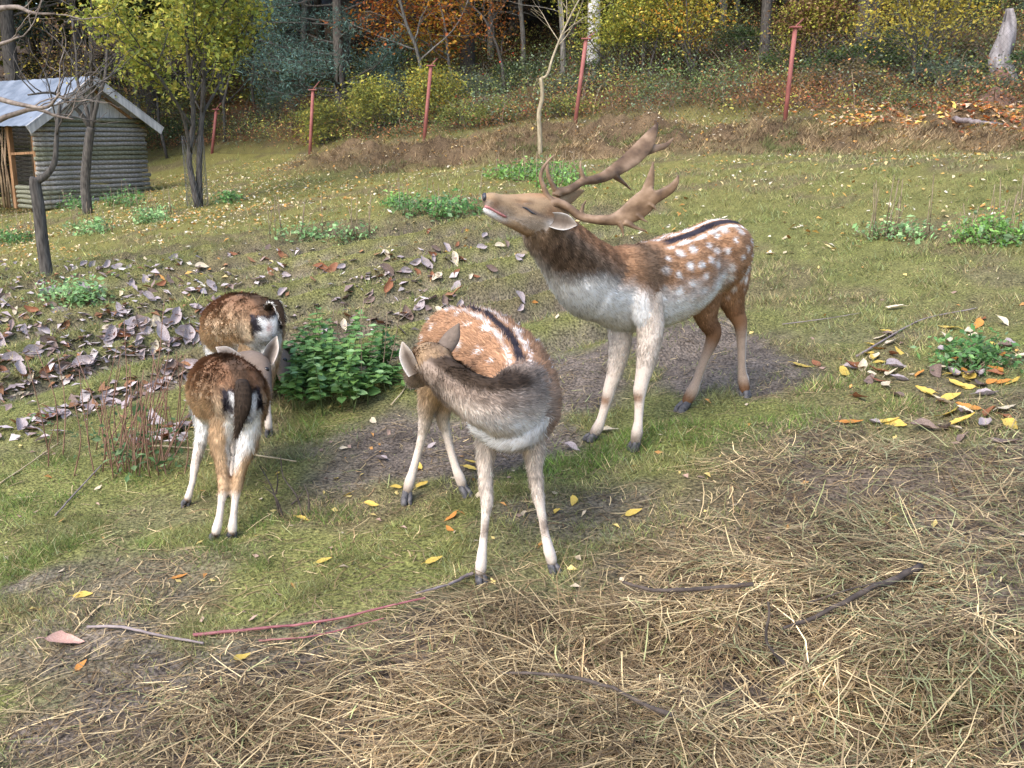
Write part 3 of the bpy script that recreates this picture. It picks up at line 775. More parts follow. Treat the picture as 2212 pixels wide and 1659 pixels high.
def build_fawn_near():
    d = Deer('young_deer', 'small brown deer seen from behind, black tail hanging, head turned back past its rump', (-0.42, 0.91))
    d.loft('torso', [(525, 872, 3.96, .075, .09), (521, 864, 4.01, .108, .122), (511, 853, 4.09, .122, .138), (495, 846, 4.22, .136, .152), (480, 842, 4.36, .142, .155), (468, 838, 4.50, .122, .145), (462, 832, 4.60, .095, .12)])
    d.loft('neck', [(468, 822, 4.52, .08, .095), (492, 800, 4.66, .066, .072), (522, 788, 4.66, .056, .062), (545, 784, 4.60, .055, .06)])
    d.loft('head', [(545, 784, 4.61, .060, .055), (556, 792, 4.55, .061, .062), (564, 812, 4.49, .048, .052), (571, 836, 4.44, .034, .038), (576, 856, 4.40, .026, .028)], up=np.array([0.2, -0.5, 1]))
    d.leg('hind_leg_left', 4.04, [(495, 880, .060, .095), (476, 945, .044, .060), (479, 985, .033, .042), (482, 1022, .024, .031), (483, 1052, .0225, .027), (479, 1080, .0165), (474, 1115, .016), (469, 1138, .0205), (466, 1152, .019)], (464, 1166), bend=0.02)
    d.leg('hind_leg_right', 4.02, [(540, 880, .058, .095), (537, 945, .043, .060), (526, 985, .033, .042), (517, 1020, .024, .031), (513, 1050, .0225, .027), (508, 1080, .0165), (504, 1115, .016), (502, 1138, .0205), (502, 1149, .019)], (502, 1162), bend=0.02)
    d.leg('fore_leg_left', 4.42, [(432, 870, .045, .06), (440, 925, .034, .042), (432, 960, .026, .03), (424, 990, .021), (420, 1012, .0195), (416, 1040, .015), (409, 1066, .0165), (405, 1078, .0185)], (402, 1094))
    d.leg('fore_leg_right', 4.50, [(500, 870, .05, .06), (500, 925, .036, .042), (499, 985, .022), (498, 1030, .016), (497, 1060, .017)], (497, 1074))
    tp = W(524, 838, 3.93)
    d.build(fawn_paint(tp, 41), 80000)
    tail(d, [(522, 824, 3.94, .024), (525, 845, 3.895, .034), (524, 880, 3.865, .032), (517, 912, 3.855, .018), (512, 938, 3.86, .005)], NECKD * .45, NECKD * .8)
    d.ear(W(513, 778, 4.60), W(466, 750, 4.57), 0.030, (0.15, -1, 0.45), CREAM * 1.05, GREY * .8)
    d.ear(W(578, 782, 4.58), W(598, 726, 4.56), 0.030, (0.2, -1, 0.1), CREAM * 1.05, GREY * .8)
    d.eye(577, 797, 0.0125, 0.35)
    return d

def build_fawn_far():
    d = Deer('young_deer', 'brown deer with raised tail and white rump, browsing beside the nettle clump', (-0.42, 0.91))
    d.loft('torso', [(572, 702, 5.02, .078, .095), (564, 700, 5.08, .115, .130), (546, 697, 5.16, .130, .145), (522, 700, 5.30, .150, .160), (502, 706, 5.45, .156, .165), (490, 712, 5.60, .132, .15), (484, 720, 5.70, .10, .13)])
    d.loft('neck', [(492, 720, 5.62, .085, .10), (520, 745, 5.75, .066, .072), (560, 765, 5.72, .057, .062), (592, 770, 5.60, .055, .058)])
    d.loft('head', [(590, 768, 5.60, .058, .058), (604, 776, 5.53, .060, .062), (609, 790, 5.47, .048, .050), (612, 804, 5.42, .036, .038), (612, 816, 5.38, .027, .028)], up=np.array([0.3, -0.5, 1]))
    d.leg('hind_leg_right', 5.10, [(585, 720, .062, .10), (583, 775, .046, .060), (580, 812, .030, .038), (579, 835, .024, .029), (578, 860, .0175), (579, 890, .017), (580, 914, .021), (581, 926, .0195)], (582, 944), bend=0.02)
    d.leg('hind_leg_left', 5.12, [(540, 720, .062, .10), (535, 780, .046, .060), (530, 815, .028), (530, 860, .018), (529, 900, .018), (528, 920, .02)], (527, 938), bend=0.02)
    d.leg('fore_leg_left', 5.50, [(462, 740, .05, .06), (463, 790, .036, .04), (464, 840, .022), (464, 870, .018), (464, 884, .018)], (464, 896))
    d.leg('fore_leg_right', 5.55, [(530, 745, .05, .06), (530, 800, .036, .04), (529, 840, .022), (528, 868, .018), (528, 880, .018)], (528, 890))
    tp = W(577, 676, 4.99)
    d.build(fawn_paint(tp, 61, True), 70000)
    tail(d, [(577, 668, 5.00, .018), (584, 655, 4.95, .022), (596, 655, 4.93, .022), (606, 672, 4.92, .017), (611, 690, 4.92, .008)], NECKD * .5, WHITE)
    d.ear(W(614, 764, 5.56), W(640, 748, 5.58), 0.024, (0.3, -1, 0.1), GREY * .7, GREY * .5)
    d.eye(616, 777, 0.0135, 0.35)
    return d
# ------------------------------------------------------------------ ground cover regions (world space)
_hb = np.array([G(*q)[:2] for q in ((-150, 1900), (200, 1720), (430, 1560), (700, 1430), (900, 1300), (1280, 1235), (1450, 1100), (1650, 985), (1900, 935), (2300, 890))])
def hay_amt(x, y):
    yb = np.interp(x, _hb[:, 0], _hb[:, 1])
    return sstep(0.42, -0.36, y - yb + 1.0 * (fbm(x * 2.1, y * 2.1, 41, 3) - 0.5))
_ground0 = ground
def ground(x, y):
    x = np.asarray(x, float); y = np.asarray(y, float)
    h = hay_amt(x, y)
    return _ground0(x, y) + h * 0.15 * (fbm(x * 2.6, y * 2.6, 43, 3) - 0.42) + 0.032 * (fbm(x * 11, y * 11, 44, 2) - 0.5) * (y < 8)
def ellipses(lst):
    out = []
    for px, py, rx, ry, s in lst:
        c = G(px, py); a = abs(G(px + rx, py)[0] - c[0]); b = abs(G(px, py - ry)[1] - G(px, py + ry)[1]) / 2; out.append((c[0], c[1], a, b, s))
    return out
MUD = ellipses([(960, 960, 240, 100, 1), (1250, 800, 170, 60, 1), (1480, 770, 210, 80, 1), (1620, 800, 130, 50, .9), (1130, 900, 130, 90, .9), (760, 1010, 170, 70, .9), (300, 1250, 280, 60, .55), (420, 1470, 330, 90, .85),
                (120, 1390, 160, 80, .5), (1250, 1090, 200, 60, .5), (250, 1570, 320, 60, .8), (560, 1390, 260, 50, .6), (1750, 930, 160, 30, .4)])
LUSH = ellipses([(1360, 965, 140, 35, 1), (1220, 1000, 110, 35, 1), (650, 1130, 160, 35, .9), (560, 1200, 260, 60, .6), (150, 1230, 200, 50, .6), (1550, 930, 190, 40, .9), (1870, 870, 260, 60, .6), (720, 925, 90, 30, .8), (130, 1060, 200, 60, .8)])
def emask(x, y, E, seed):
    m = np.zeros(np.shape(x)); n = fbm(x * 3.1, y * 3.1, seed, 3) - 0.5
    for cx, cy, a, b, s in E:
        d = np.sqrt(((x - cx) / a) ** 2 + ((y - cy) / b) ** 2); m = np.maximum(m, s * sstep(1.25, 0.6, d + 1.3 * n))
    return m
def mud_amt(x, y):
    return np.clip(emask(x, y, MUD, 51) + 0.35 * sstep(0.56, 0.7, fbm(x * 2.2, y * 2.2, 53, 3)) * sstep(9, 5, y), 0, 1)

def tr_amt(x, y):
    return sstep(.34, .12, trough(x, y)) * sstep(5.0, 6.2, y) * (1 - sstep(10.5, 13, y)) * (1 - sstep(.4, 1.8, x))
def build_ground():
    ys = np.concatenate([np.linspace(-4, 1.0, 14)[:-1], np.geomspace(1.0, 220, 400)])
    ss = np.linspace(-1, 1, 410)
    yy = np.repeat(ys[:, None], len(ss), 1); xx = ss[None] * (0.85 * np.clip(yy, 0, None) + 4.2)
    X, Y = xx.ravel(), yy.ravel(); Z = ground(X, Y)
    n1 = fbm(X * 0.8, Y * 0.8, 61, 4)[:, None]; n2 = fbm(X * 5, Y * 5, 62, 4)[:, None]; n3 = fbm(X * 22, Y * 22, 63, 2)[:, None]
    turf = lerp(np.array([.095, .110, .030]), np.array([.19, .175, .062]), n1 * .6 + n2 * .5) * (0.7 + .6 * n3)
    far = sstep(6, 14, Y)[:, None]; turf = lerp(turf, turf * np.array([1.15, 1.05, 1.0]), far)
    turf = lerp(turf, np.array([.125, .095, .055]) * (.6 + .8 * n3), (sstep(.50, .66, fbm(X * 1.5, Y * 1.5, 66, 4)) * .7)[:, None])
    mud = lerp(np.array([.070, .056, .046]), np.array([.175, .140, .112]), n2) * (0.45 + 1.1 * n3)
    hay = lerp(np.array([.070, .054, .042]), np.array([.16, .122, .088]), n2) * (0.7 + .6 * n3)
    dry = lerp(np.array([.075, .048, .028]), np.array([.19, .13, .072]), n2) * (0.5 + 1.0 * n3)
    wood = lerp(np.array([.055, .038, .022]), np.array([.14, .085, .040]), n2) * (.6 + .8 * n3) * lerp(1, .4, sstep(4, 11, Y - fence_y(X)))[:, None]  # canopy shade put into the humus colour, darker further behind the fence
    C = lerp(turf, mud, np.maximum(mud_amt(X, Y), .8 * tr_amt(X, Y))[:, None]); C = lerp(C, hay, hay_amt(X, Y)[:, None])
    C = lerp(C, dry, (scarp(X, Y) * sstep(.15, .36, fbm(X * .8, Y * .8, 64, 3)))[:, None])
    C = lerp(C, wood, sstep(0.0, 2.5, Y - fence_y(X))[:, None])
    nr, nc = yy.shape; i = np.arange(nr - 1)[:, None] * nc + np.arange(nc - 1)[None]
    F = np.stack([i, i + 1, i + nc + 1, i + nc], -1).reshape(-1, 4)
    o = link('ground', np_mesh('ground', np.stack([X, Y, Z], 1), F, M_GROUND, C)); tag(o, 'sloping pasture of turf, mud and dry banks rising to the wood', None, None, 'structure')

def scatter(n, y0, y1, pw, xm=0.56, xo=0.5):
    """random ground positions in view, denser near by a power of distance"""
    u = rng.random(n); e = 1 - pw
    y = (y0 ** e + u * (y1 ** e - y0 ** e)) ** (1 / e)
    x = (rng.random(n) * 2 - 1) * (xm * y + xo)
    return x, y

def blades(name, x, y, z, L, wd, lean, ang, col, mat):
    n = len(x); d = np.stack([np.cos(ang) * lean, np.sin(ang) * lean, np.sqrt(np.clip(1 - lean ** 2, .01, 1))], 1)
    b = rng.random(n) * math.pi * 2; s = np.stack([np.cos(b), np.sin(b), np.zeros(n)], 1) * wd[:, None]
    P = np.stack([x, y, z], 1)
    fl = np.sum(np.cross(s, d) * np.array([0, -.7, .7]), axis=1) < 0; s[fl] *= -1
    V = np.stack([P - s, P + s, P + d * L[:, None]], 1).reshape(-1, 3)
    C = np.repeat(col, 3, axis=0); C[0::3] *= .85; C[1::3] *= .85; C[2::3] *= 1.1
    N = np.repeat(d * .3 + np.cross(s, d) / (wd[:, None] + 1e-9) * .75 + np.array([0, 0, .45]), 3, axis=0); N /= np.linalg.norm(N, axis=1)[:, None]
    return np_mesh(name, V, np.arange(3 * n).reshape(-1, 3), mat, C, True, N)

def build_grass():
    x, y = scatter(940000, 1.6, 33, 1.95)
    keep = rng.random(len(x)) < (1 - .93 * mud_amt(x, y)) * (1 - .75 * tr_amt(x, y)) * (1 - .9 * hay_amt(x, y)) * (1 - .96 * scarp(x, y)) * np.where(y > fence_y(x) + 1, 0, 1)
    keep &= rng.random(len(x)) < .35 + .9 * sstep(.3, .6, fbm(x * 4, y * 4, 71, 3))
    x, y = x[keep], y[keep]; n = len(x); z = ground(x, y) - .004
    lush = emask(x, y, LUSH, 55)
    n1 = fbm(x * .9, y * .9, 72, 3); n2 = fbm(x * 6, y * 6, 73, 2); r = rng.random(n)
    col = lerp(np.array([.105, .140, .036]), np.array([.255, .240, .092]), np.clip(n1 * .5 + n2 * .7 - .1 + .25 * (r - .5), 0, 1)[:, None])
    col = lerp(col, np.array([.085, .165, .022]), (lush * .75)[:, None])
    st = (rng.random(n) < .12 + .30 * sstep(.48, .66, fbm(x * 1.5, y * 1.5, 66, 4))) ; col[st] = lerp(np.array([.27, .20, .09]), np.array([.38, .31, .16]), rng.random((st.sum(), 1)))
    col *= np.exp(rng.normal(0, .34, n) + 1.3 * (fbm(x * 11, y * 11, 75, 2) - .5))[:, None]
    pal = rng.random(n) < .07; col[pal] = lerp(np.array([.22, .28, .13]), np.array([.36, .40, .20]), rng.random((pal.sum(), 1)))
    sc = np.clip(y / 4.5, .8, 5) ** .62
    L = rng.uniform(.014, .040, n) * sc * (1 + .5 * lush) * (.35 + 1.5 * sstep(.35, .75, fbm(x * 5, y * 5, 74, 2))); wd = rng.uniform(.0012, .0024, n) * np.clip(y / 4.2, .75, 6) ** .85
    me = blades('grass', x, y, z, L, wd, rng.uniform(.45, .985, n), rng.random(n) * 6.283, col, M_BLADE)
    tag(link('grass', me), 'short yellowish green pasture grass between the deer', 'grass', None, 'stuff')

def ribbons(P, ang, pitch, L, wd, curl, col, seg=3, droop=0.0):
    """flat curved straws; returns arrays"""
    n = len(P); V = []; a = ang.copy(); p = P.copy(); pt = pitch.copy(); st = (L / seg)[:, None]
    for k in range(seg + 1):
        d = np.stack([np.cos(a) * np.cos(pt), np.sin(a) * np.cos(pt), np.sin(pt)], 1)
        s = np.stack([-np.sin(a), np.cos(a), np.zeros(n)], 1) * (wd * (1 if k < seg else .5))[:, None]
        V += [p - s, p + s]; p = p + d * st; a = a + curl / seg; pt = pt - droop
    V = np.stack(V, 1); m = 2 * (seg + 1); base = np.arange(n)[:, None, None] * m
    q = np.array([[2 * k, 2 * k + 1, 2 * k + 3, 2 * k + 2] for k in range(seg)])[None]
    return V.reshape(-1, 3), (base + q).reshape(-1, 4), np.repeat(col, m, axis=0)

def straw_cols(n):
    r = rng.random((n, 1)); c = lerp(np.array([.16, .11, .060]), np.array([.58, .44, .23]), r ** 1.5)
    g = rng.random(n) < .07; c[g] = lerp(np.array([.18, .19, .07]), np.array([.34, .34, .15]), rng.random((g.sum(), 1)))
    d = rng.random(n) < .38; c[d] *= np.array([.50, .44, .40])
    return c
def build_hay():
    x, y = scatter(190000, 1.75, 7.5, 2.2, .56, .3)
    h = hay_amt(x, y); spill = .07 * sstep(6.5, 3, y) + .12 * mud_amt(x, y)
    cl = sstep(.28, .62, fbm(x * 3.2, y * 3.2, 81, 3)); right = sstep(.2, 2.0, x)
    keep = rng.random(len(x)) < np.clip(h * (.16 + .66 * cl), spill, 1)
    x, y = x[keep], y[keep]; n = len(x); h = h[keep]
    z = ground(x, y) + rng.random(n) ** 1.8 * .045 * h + .004
    ang = 6.283 * fbm(x * 1.1, y * 1.1, 83, 2) * 1.4 + rng.normal(0, 1.2, n)
    L = rng.gamma(1.5, .052, n) * (.7 + .4 * h) + .015; wd = rng.uniform(.0009, .0021, n); pitch = rng.normal(.03, .16, n) * (.4 + .6 * h)
    up = rng.random(n) < .035 * h; pitch[up] = rng.uniform(.3, 1.0, up.sum())
    col = straw_cols(n) * np.exp(rng.normal(0, .25, n) + 1.4 * (fbm(x * 5, y * 5, 85, 2) - .5))[:, None]
    gr = rng.random(n) < .22 * sstep(.3, 1.6, x) * h; col[gr] = lerp(np.array([.17, .18, .07]), np.array([.36, .36, .19]), rng.random((gr.sum(), 1)))
    V, F, C = ribbons(np.stack([x, y, z], 1), ang, pitch, L, wd, rng.normal(0, .5, n), col, 3, .06)
    V[:, 2] = np.maximum(V[:, 2], ground(V[:, 0], V[:, 1]) + .002)
    tag(link('dry_hay', np_mesh('dry_hay', V, F, M_STRAW, C)), 'trampled straw-coloured hay strewn over the mud by the doe', 'hay', None, 'stuff')

def build_dry_band():
    x, y = scatter(420000, 12, 27, 1.3, .58, .5)
    keep = rng.random(len(x)) < scarp(x, y) * (.25 + .75 * sstep(.3, .55, fbm(x * 1.2, y * 1.6, 91, 3)))
    x, y = x[keep], y[keep]; n = len(x); z = ground(x, y) - .01
    r = rng.random((n, 1)); col = lerp(np.array([.11, .070, .038]), np.array([.33, .24, .13]), r) * np.exp(rng.normal(0, .3, n) + 1.6 * (fbm(x * 2.3, y * 2.3, 94, 2) - .5))[:, None]
    g = fbm(x * .7, y * .9, 93, 3) > .67; col[g] = lerp(np.array([.10, .12, .035]), np.array([.20, .20, .08]), rng.random((g.sum(), 1)))
    me = blades('dry_grass', x, y, z, rng.uniform(.06, .20, n), rng.uniform(.004, .009, n), rng.uniform(.55, .98, n), rng.normal(-1.4, 1.0, n), col, M_BLADE)
    tag(link('dry_grass', me), 'matted brown dry grass heaped along the foot of the fence', 'dry grass', None, 'stuff')

# ------------------------------------------------------------------ leaves
LEAFCOL = dict(yellow=((.50, .33, .05), (.62, .46, .12)), cream=((.52, .42, .27), (.66, .56, .42)), orange=((.42, .15, .03), (.55, .26, .06)),
               rust=((.16, .06, .03), (.30, .12, .05)), mauve=((.23, .18, .175), (.48, .41, .41)), brown=((.11, .075, .06), (.25, .175, .14)), pink=((.50, .27, .21), (.62, .40, .31)))
MLEAF = {k: mat_noise('fallen_leaf_' + k, a, b, 25, rough=.55, spec=.3, bump=.35, bdist=.004, transl=.12) for k, (a, b) in LEAFCOL.items()}
def leaf_mesh(seed, mat, curl=.35, asp=.42):
    """one leaf about 1 unit long, stalk at -x, curled, veined along the middle"""
    r = random.Random(seed); nu, nv = 9, 5; V = []; F = []
    tw = r.uniform(-.5, .5); k1 = curl * r.uniform(.5, 1.5); k2 = curl * r.uniform(-.6, 1.6)
    for i in range(nu):
        u = i / (nu - 1); w = asp * (math.sin(math.pi * u ** .8) ** .8) * (.9 + .2 * r.random()) * .5 + .012
        for j in range(nv):
            v = j / (nv - 1) * 2 - 1
            V.append(((u - .5), v * w + .06 * math.sin(u * 5 + tw * 3), k1 * (u - .5) ** 2 + k2 * (v * w) ** 2 * 4 + .10 * abs(v) * w * 2 + tw * v * w * (u - .5) + .02 * r.uniform(-1, 1)))
    for i in range(nu - 1):
        for j in range(nv - 1): F.append((i * nv + j, (i + 1) * nv + j, (i + 1) * nv + j + 1, i * nv + j + 1))
    mb = MB(); mb.add(V, F); mb.tube([(-.5, 0, V[2][2]), (-.62, .02, V[2][2] - .02), (-.72, .0, V[2][2] - .05)], [.014, .011, .009], 4)
    me = mb.mesh('leaf', mat); mn = min(v.co.z for v in me.vertices); me.transform(Matrix.Translation((0, 0, -mn)))
    return me
LM = {k: [leaf_mesh(i * 7 + hash(k) % 1 + len(k) * 13, m, .5 if k in ('mauve', 'brown', 'rust') else .3, .5 if k in ('mauve', 'brown') else .40) for i in range(4)] for k, m in MLEAF.items()}
def place_leaf(p, kind, size, label, group=None, rz=None, tilt=.25, name='fallen_leaf', var=None):
    me = LM[kind][random.randrange(4) if var is None else var]
    x, y = float(p[0]), float(p[1]); e = .03
    gx = float(ground(x + e, y) - ground(x - e, y)) / (2 * e); gy = float(ground(x, y + e) - ground(x, y - e)) / (2 * e)
    n = Vector((-gx + random.gauss(0, tilt), -gy + random.gauss(0, tilt), 1)).normalized()
    q = Vector((0, 0, 1)).rotation_difference(n).to_matrix() @ Matrix.Rotation(random.random() * 6.28 if rz is None else rz, 3, 'Z')
    o = link(name, me, None, (x, y, float(ground(x, y)) + .004 + size * .06), q.to_euler(), size)
    tag(o, label, 'leaf', group); return o

def build_leaves():
    R = random.Random(3)
    # leaves that can be told apart
    one = [((140, 1393), 'pink', .125, 'big pinkish leaf lying on mud near the grey twig', .3), ((1880, 1467), 'pink', .085, 'single pale orange oval leaf lying on the long dry hay', 2.8),
           ((1368, 1112), 'yellow', .075, 'round yellow green leaf on hay behind the doe', .4), ((1314, 935), 'cream', .10, 'white curled leaf beside the buck front hooves', .1), ((1733, 795), 'yellow', .115, 'long flat orange yellow leaf on the bare mud', 0.),
           ((700, 1215), 'yellow', .06, 'yellow leaf curled on hay left of the doe front hoof', .5), ((937, 1215), 'yellow', .07, 'crinkled bright yellow leaf beside the doe hoof', .5), ((180, 1290), 'yellow', .07, 'yellow leaf on the sparse turf above the pinkish leaf', .2),
           ((522, 1426), 'yellow', .075, 'narrow yellow leaf standing on edge on the dark mud', 1.1), ((175, 1443), 'orange', .055, 'small orange leaf below the big pinkish leaf', 1.3), ((388, 1250), 'orange', .06, 'small tan leaf on turf below the young deer', .5),
           ((1155, 655), 'orange', .05, 'tiny red leaf on turf left of the buck chest', .5), ((1838, 917), 'orange', .105, 'curled orange leaf on turf right of the buck', -.2), ((1918, 914), 'yellow', .10, 'yellow green leaf beside the curled orange leaf', -.2)]
    for q, k, s, lab, rz in one: place_leaf(G(*q), k, s, lab, None, rz, .12, var=1)
    WORD = dict(mauve='mauve grey', brown='dark brown', cream='pale cream', rust='rusty red', yellow='yellow', orange='orange')
    def many(n, fn, kinds, s0, s1, label, group, tilt=.3):
        for i in range(n):
            k = R.choice(kinds); place_leaf(fn(i), k, R.uniform(s0, s1), label % WORD[k], group, None, tilt)
    # drift of big withered leaves on the left, in rows along the turf ridges
    def drift(i):
        while True:
            px = R.uniform(-20, 1000) if R.random() < .45 else R.uniform(-20, 460); py = R.uniform(560, 960) if px < 460 else R.uniform(540, 720)
            if px > 420 and py > 760: continue
            p = G(px, py); t = float(trough(p[0], p[1]))
            if R.random() < (.10 if t > .30 else 1.0) * (1 if px < 430 else .7): return p
    many(150, drift, ['mauve', 'mauve', 'mauve', 'mauve', 'brown', 'cream', 'rust'], .07, .15, 'withered %s leaf in the drift on the ridged turf', 'withered leaves drifted on the left slope', .28)
    def mid(i): return G(R.uniform(860, 1180), R.uniform(490, 680))
    many(26, mid, ['mauve', 'mauve', 'brown', 'cream', 'rust'], .06, .11, 'withered %s leaf on the turf just below the buck muzzle', 'withered leaves below the buck', .28)
    def right(i):
        q = R.random(); return G(R.gauss(1905, 60), R.gauss(800, 55)) if q < .45 else G(R.uniform(2020, 2212), R.uniform(690, 960))
    many(88, right, ['yellow', 'yellow', 'cream', 'cream', 'mauve', 'brown', 'orange', 'rust'], .07, .14, '%s leaf in the scatter on turf beyond the buck hind legs', 'leaves scattered right of the buck', .25)
    def mudp(i): return G(R.uniform(600, 1300), R.uniform(890, 1200))
    many(26, mudp, ['yellow', 'cream', 'yellow', 'orange', 'mauve'], .04, .08, 'small %s leaf on the trampled mud around the doe', 'small leaves on the mud', .3)
    def litter(name, x, y, size, cols, label, lift=.01):
        n = len(x); z = ground(x, y) + lift; a = rng.random(n) * 6.283; t1 = rng.normal(0, .35, n); t2 = rng.normal(0, .35, n)
        u = np.stack([np.cos(a), np.sin(a), t1], 1) * size[:, None]; v = np.stack([-np.sin(a), np.cos(a), t2], 1) * (size * rng.uniform(.4, .7, n))[:, None]
        P = np.stack([x, y, z + size * .2], 1); k = (rng.random((n, 1)) - .3) * size[:, None] * np.array([[0, 0, .7]])
        V = np.stack([P - u, P - v + k, P + u, P + v + k], 1).reshape(-1, 3); F = np.arange(4 * n).reshape(-1, 4)
        c = np.array(cols)[rng.integers(0, len(cols), n)] * np.exp(rng.normal(0, .18, n))[:, None]
        tag(link(name, np_mesh(name, V, F, M_LITTER, np.repeat(c, 4, axis=0), False)), label, 'leaves', None, 'stuff')
    P = np.array([drift(i)[:2] for i in range(1100)]); litter('withered_leaves', P[:, 0], P[:, 1], rng.uniform(.018, .05, len(P)), [(.36, .29, .29), (.24, .17, .15), (.46, .39, .38), (.50, .43, .40), (.24, .12, .06)], 'crumbled mauve and brown leaves drifted on the left slope', .012)
    x, y = scatter(60000, 8, 27, 1.2, .58, .3)
    tr = np.array([[W(428, 452, 17.)[0], 17.], [-8.2, 26.], [-3, 24.], [6, 19.], [9, 17.5]])
    den = .06 + .5 * scarp(x, y) + .55 * np.max([np.exp(-((x - a) ** 2 + (y - b) ** 2) / 16) for a, b in tr], axis=0) + .6 * sstep(4.5, 1, np.abs(y - fence_y(x) + .5)) + .3 * sstep(-2, -5, x) * sstep(12, 16, y)
    k = (rng.random(len(x)) < den * sstep(.28, .55, fbm(x * 1.3, y * 1.3, 97, 3))) & (y < fence_y(x) + 2); x, y = x[k], y[k]
    litter('yellow_leaf_litter', x, y, rng.uniform(.015, .036, len(x)), [(.55, .42, .20), (.60, .48, .30), (.50, .30, .08), (.45, .22, .06), (.62, .55, .42)], 'small pale yellow leaves littering the far turf and fence line')
    x = rng.uniform(4, 12, 14000); y = fence_y(x) + rng.normal(-.7, 1.5, 14000); k = rng.random(14000) < sstep(5.0, 8.5, x) * (.25 + sstep(.35, .6, fbm(x * 1.4, y * 1.4, 98, 3))); x, y = x[k], y[k]
    litter('orange_leaf_litter', x, y, rng.uniform(.03, .075, len(x)), [(.50, .18, .04), (.58, .34, .16), (.66, .50, .34), (.42, .12, .05), (.60, .42, .10)], 'orange and cream leaves banked below the grey stump', .02)
    x, y = scatter(900, 3.2, 12, 1.5, .56, .3); k = rng.random(900) < .6; x, y = x[k], y[k]
    litter('leaf_scraps', x, y, rng.uniform(.008, .022, len(x)), [(.55, .42, .15), (.50, .40, .28), (.30, .2, .15), (.5, .25, .08)], 'tiny leaf scraps dotted over the near turf and mud', .006)
# ------------------------------------------------------------------ trees and shrubs
def gz(x, y): return float(ground(x, y))
def grow(rnd, base, d, L, r, level, maxlev, tubes, tips, spread=.6, nb=4, up=.25, wob=.12, taper=.55, ratio=.62, first=.35):
    """a bent tapering limb with side limbs; tips collects twig points for leaves"""
    n = 6; pts = [np.array(base, float)]; d = np.array(d, float) / np.linalg.norm(d)
    for i in range(n):
        d = d + np.array([rnd.gauss(0, wob), rnd.gauss(0, wob), rnd.gauss(0, wob) + up * .12]); d /= np.linalg.norm(d)
        pts.append(pts[-1] + d * L / n)
    P = np.array(pts); rad = np.linspace(r, r * (taper if level < maxlev else .3), n + 1)
    tubes.append((P, rad, 8 if level == 0 else (6 if level == 1 else 3)))
    if level >= maxlev:
        for i in range(1, n + 1): tips.append((P[i], d))
        return
    for b in range(nb):
        t = first + (1 - first) * (b + rnd.random()) / nb; k = min(n - 1, int(t * n)); f = t * n - k; p = P[k] * (1 - f) + P[min(n, k + 1)] * f
        a = rnd.random() * 6.283; T = P[min(n, k + 1)] - P[k]; T /= np.linalg.norm(T)
        s = np.array([math.cos(a), math.sin(a), rnd.uniform(-.1, .3)]); s -= T * np.dot(s, T); s /= np.linalg.norm(s)
        dd = T * (1 - spread) + s * spread + np.array([0, 0, up])
        grow(rnd, p, dd, L * ratio * rnd.uniform(.7, 1.15) * (1.1 - .4 * t), r * (1 - .5 * t) * .55, level + 1, maxlev, tubes, tips, spread, nb, up, wob, taper, ratio, .2)
    grow(rnd, P[-1], d, L * ratio * .8, rad[-1], level + 1, maxlev, tubes, tips, spread, nb, up, wob, taper, ratio, .2)

def tubes_mesh(name, tubes, mat):
    mb = MB()
    for P, rad, s in tubes: mb.tube(P, np.maximum(rad, .0025), s, cap=(s > 4))
    return mb.mesh(name, mat)

def leaf_cloud(P, size, pal, n_per, sig, seed, flat=.6, mat=None, name='crown', asp=.55, sjit=.28, shade=None):
    """many small leaf faces around twig points"""
    r = np.random.default_rng(seed); P = np.repeat(np.asarray(P), n_per, axis=0); n = len(P)
    P = P + r.normal(0, sig, (n, 3)) * np.array([1, 1, .8])
    nrm = r.normal(0, 1, (n, 3)); nrm[:, 2] = np.abs(nrm[:, 2]) * (1 + flat * 2); nrm /= np.linalg.norm(nrm, axis=1)[:, None]
    a = r.normal(0, 1, (n, 3)); u = np.cross(nrm, a); u /= np.linalg.norm(u, axis=1)[:, None]; v = np.cross(nrm, u)
    s = size * np.exp(r.normal(0, sjit, n))[:, None]
    V = np.stack([P - u * s, P - v * s * asp + nrm * s * .15, P + u * s, P + v * s * asp + nrm * s * .15], 1).reshape(-1, 3)
    pal = np.array(pal); c = pal[r.integers(0, len(pal), n)] * np.exp(r.normal(0, .2, n))[:, None]
    cl = fbm(P[:, 0] * 1.6 + P[:, 2] * 1.1, P[:, 1] * 1.6 - P[:, 2] * .8, seed, 2); c = c * (.65 + .7 * cl)[:, None]
    return np_mesh(name, V, np.arange(4 * n).reshape(-1, 4), mat or M_LEAF, np.repeat(c, 4, axis=0), False)

YG = [(.30, .31, .05), (.38, .36, .06), (.24, .27, .05), (.44, .37, .07), (.20, .24, .06)]
YEL = [(.50, .38, .05), (.56, .44, .08), (.40, .34, .06), (.34, .33, .07)]
ORA = [(.42, .15, .03), (.50, .22, .03), (.34, .10, .03), (.28, .08, .03), (.52, .30, .05)]
GRN = [(.06, .11, .03), (.09, .15, .04), (.05, .085, .03), (.13, .17, .05)]
PINE = [(.045, .085, .070), (.07, .12, .10), (.09, .145, .125), (.05, .075, .05)]
DKG = [(.035, .055, .020), (.055, .075, .022), (.075, .085, .025), (.09, .08, .025)]
BRN = [(.16, .085, .04), (.22, .13, .06), (.12, .06, .03), (.28, .19, .09)]

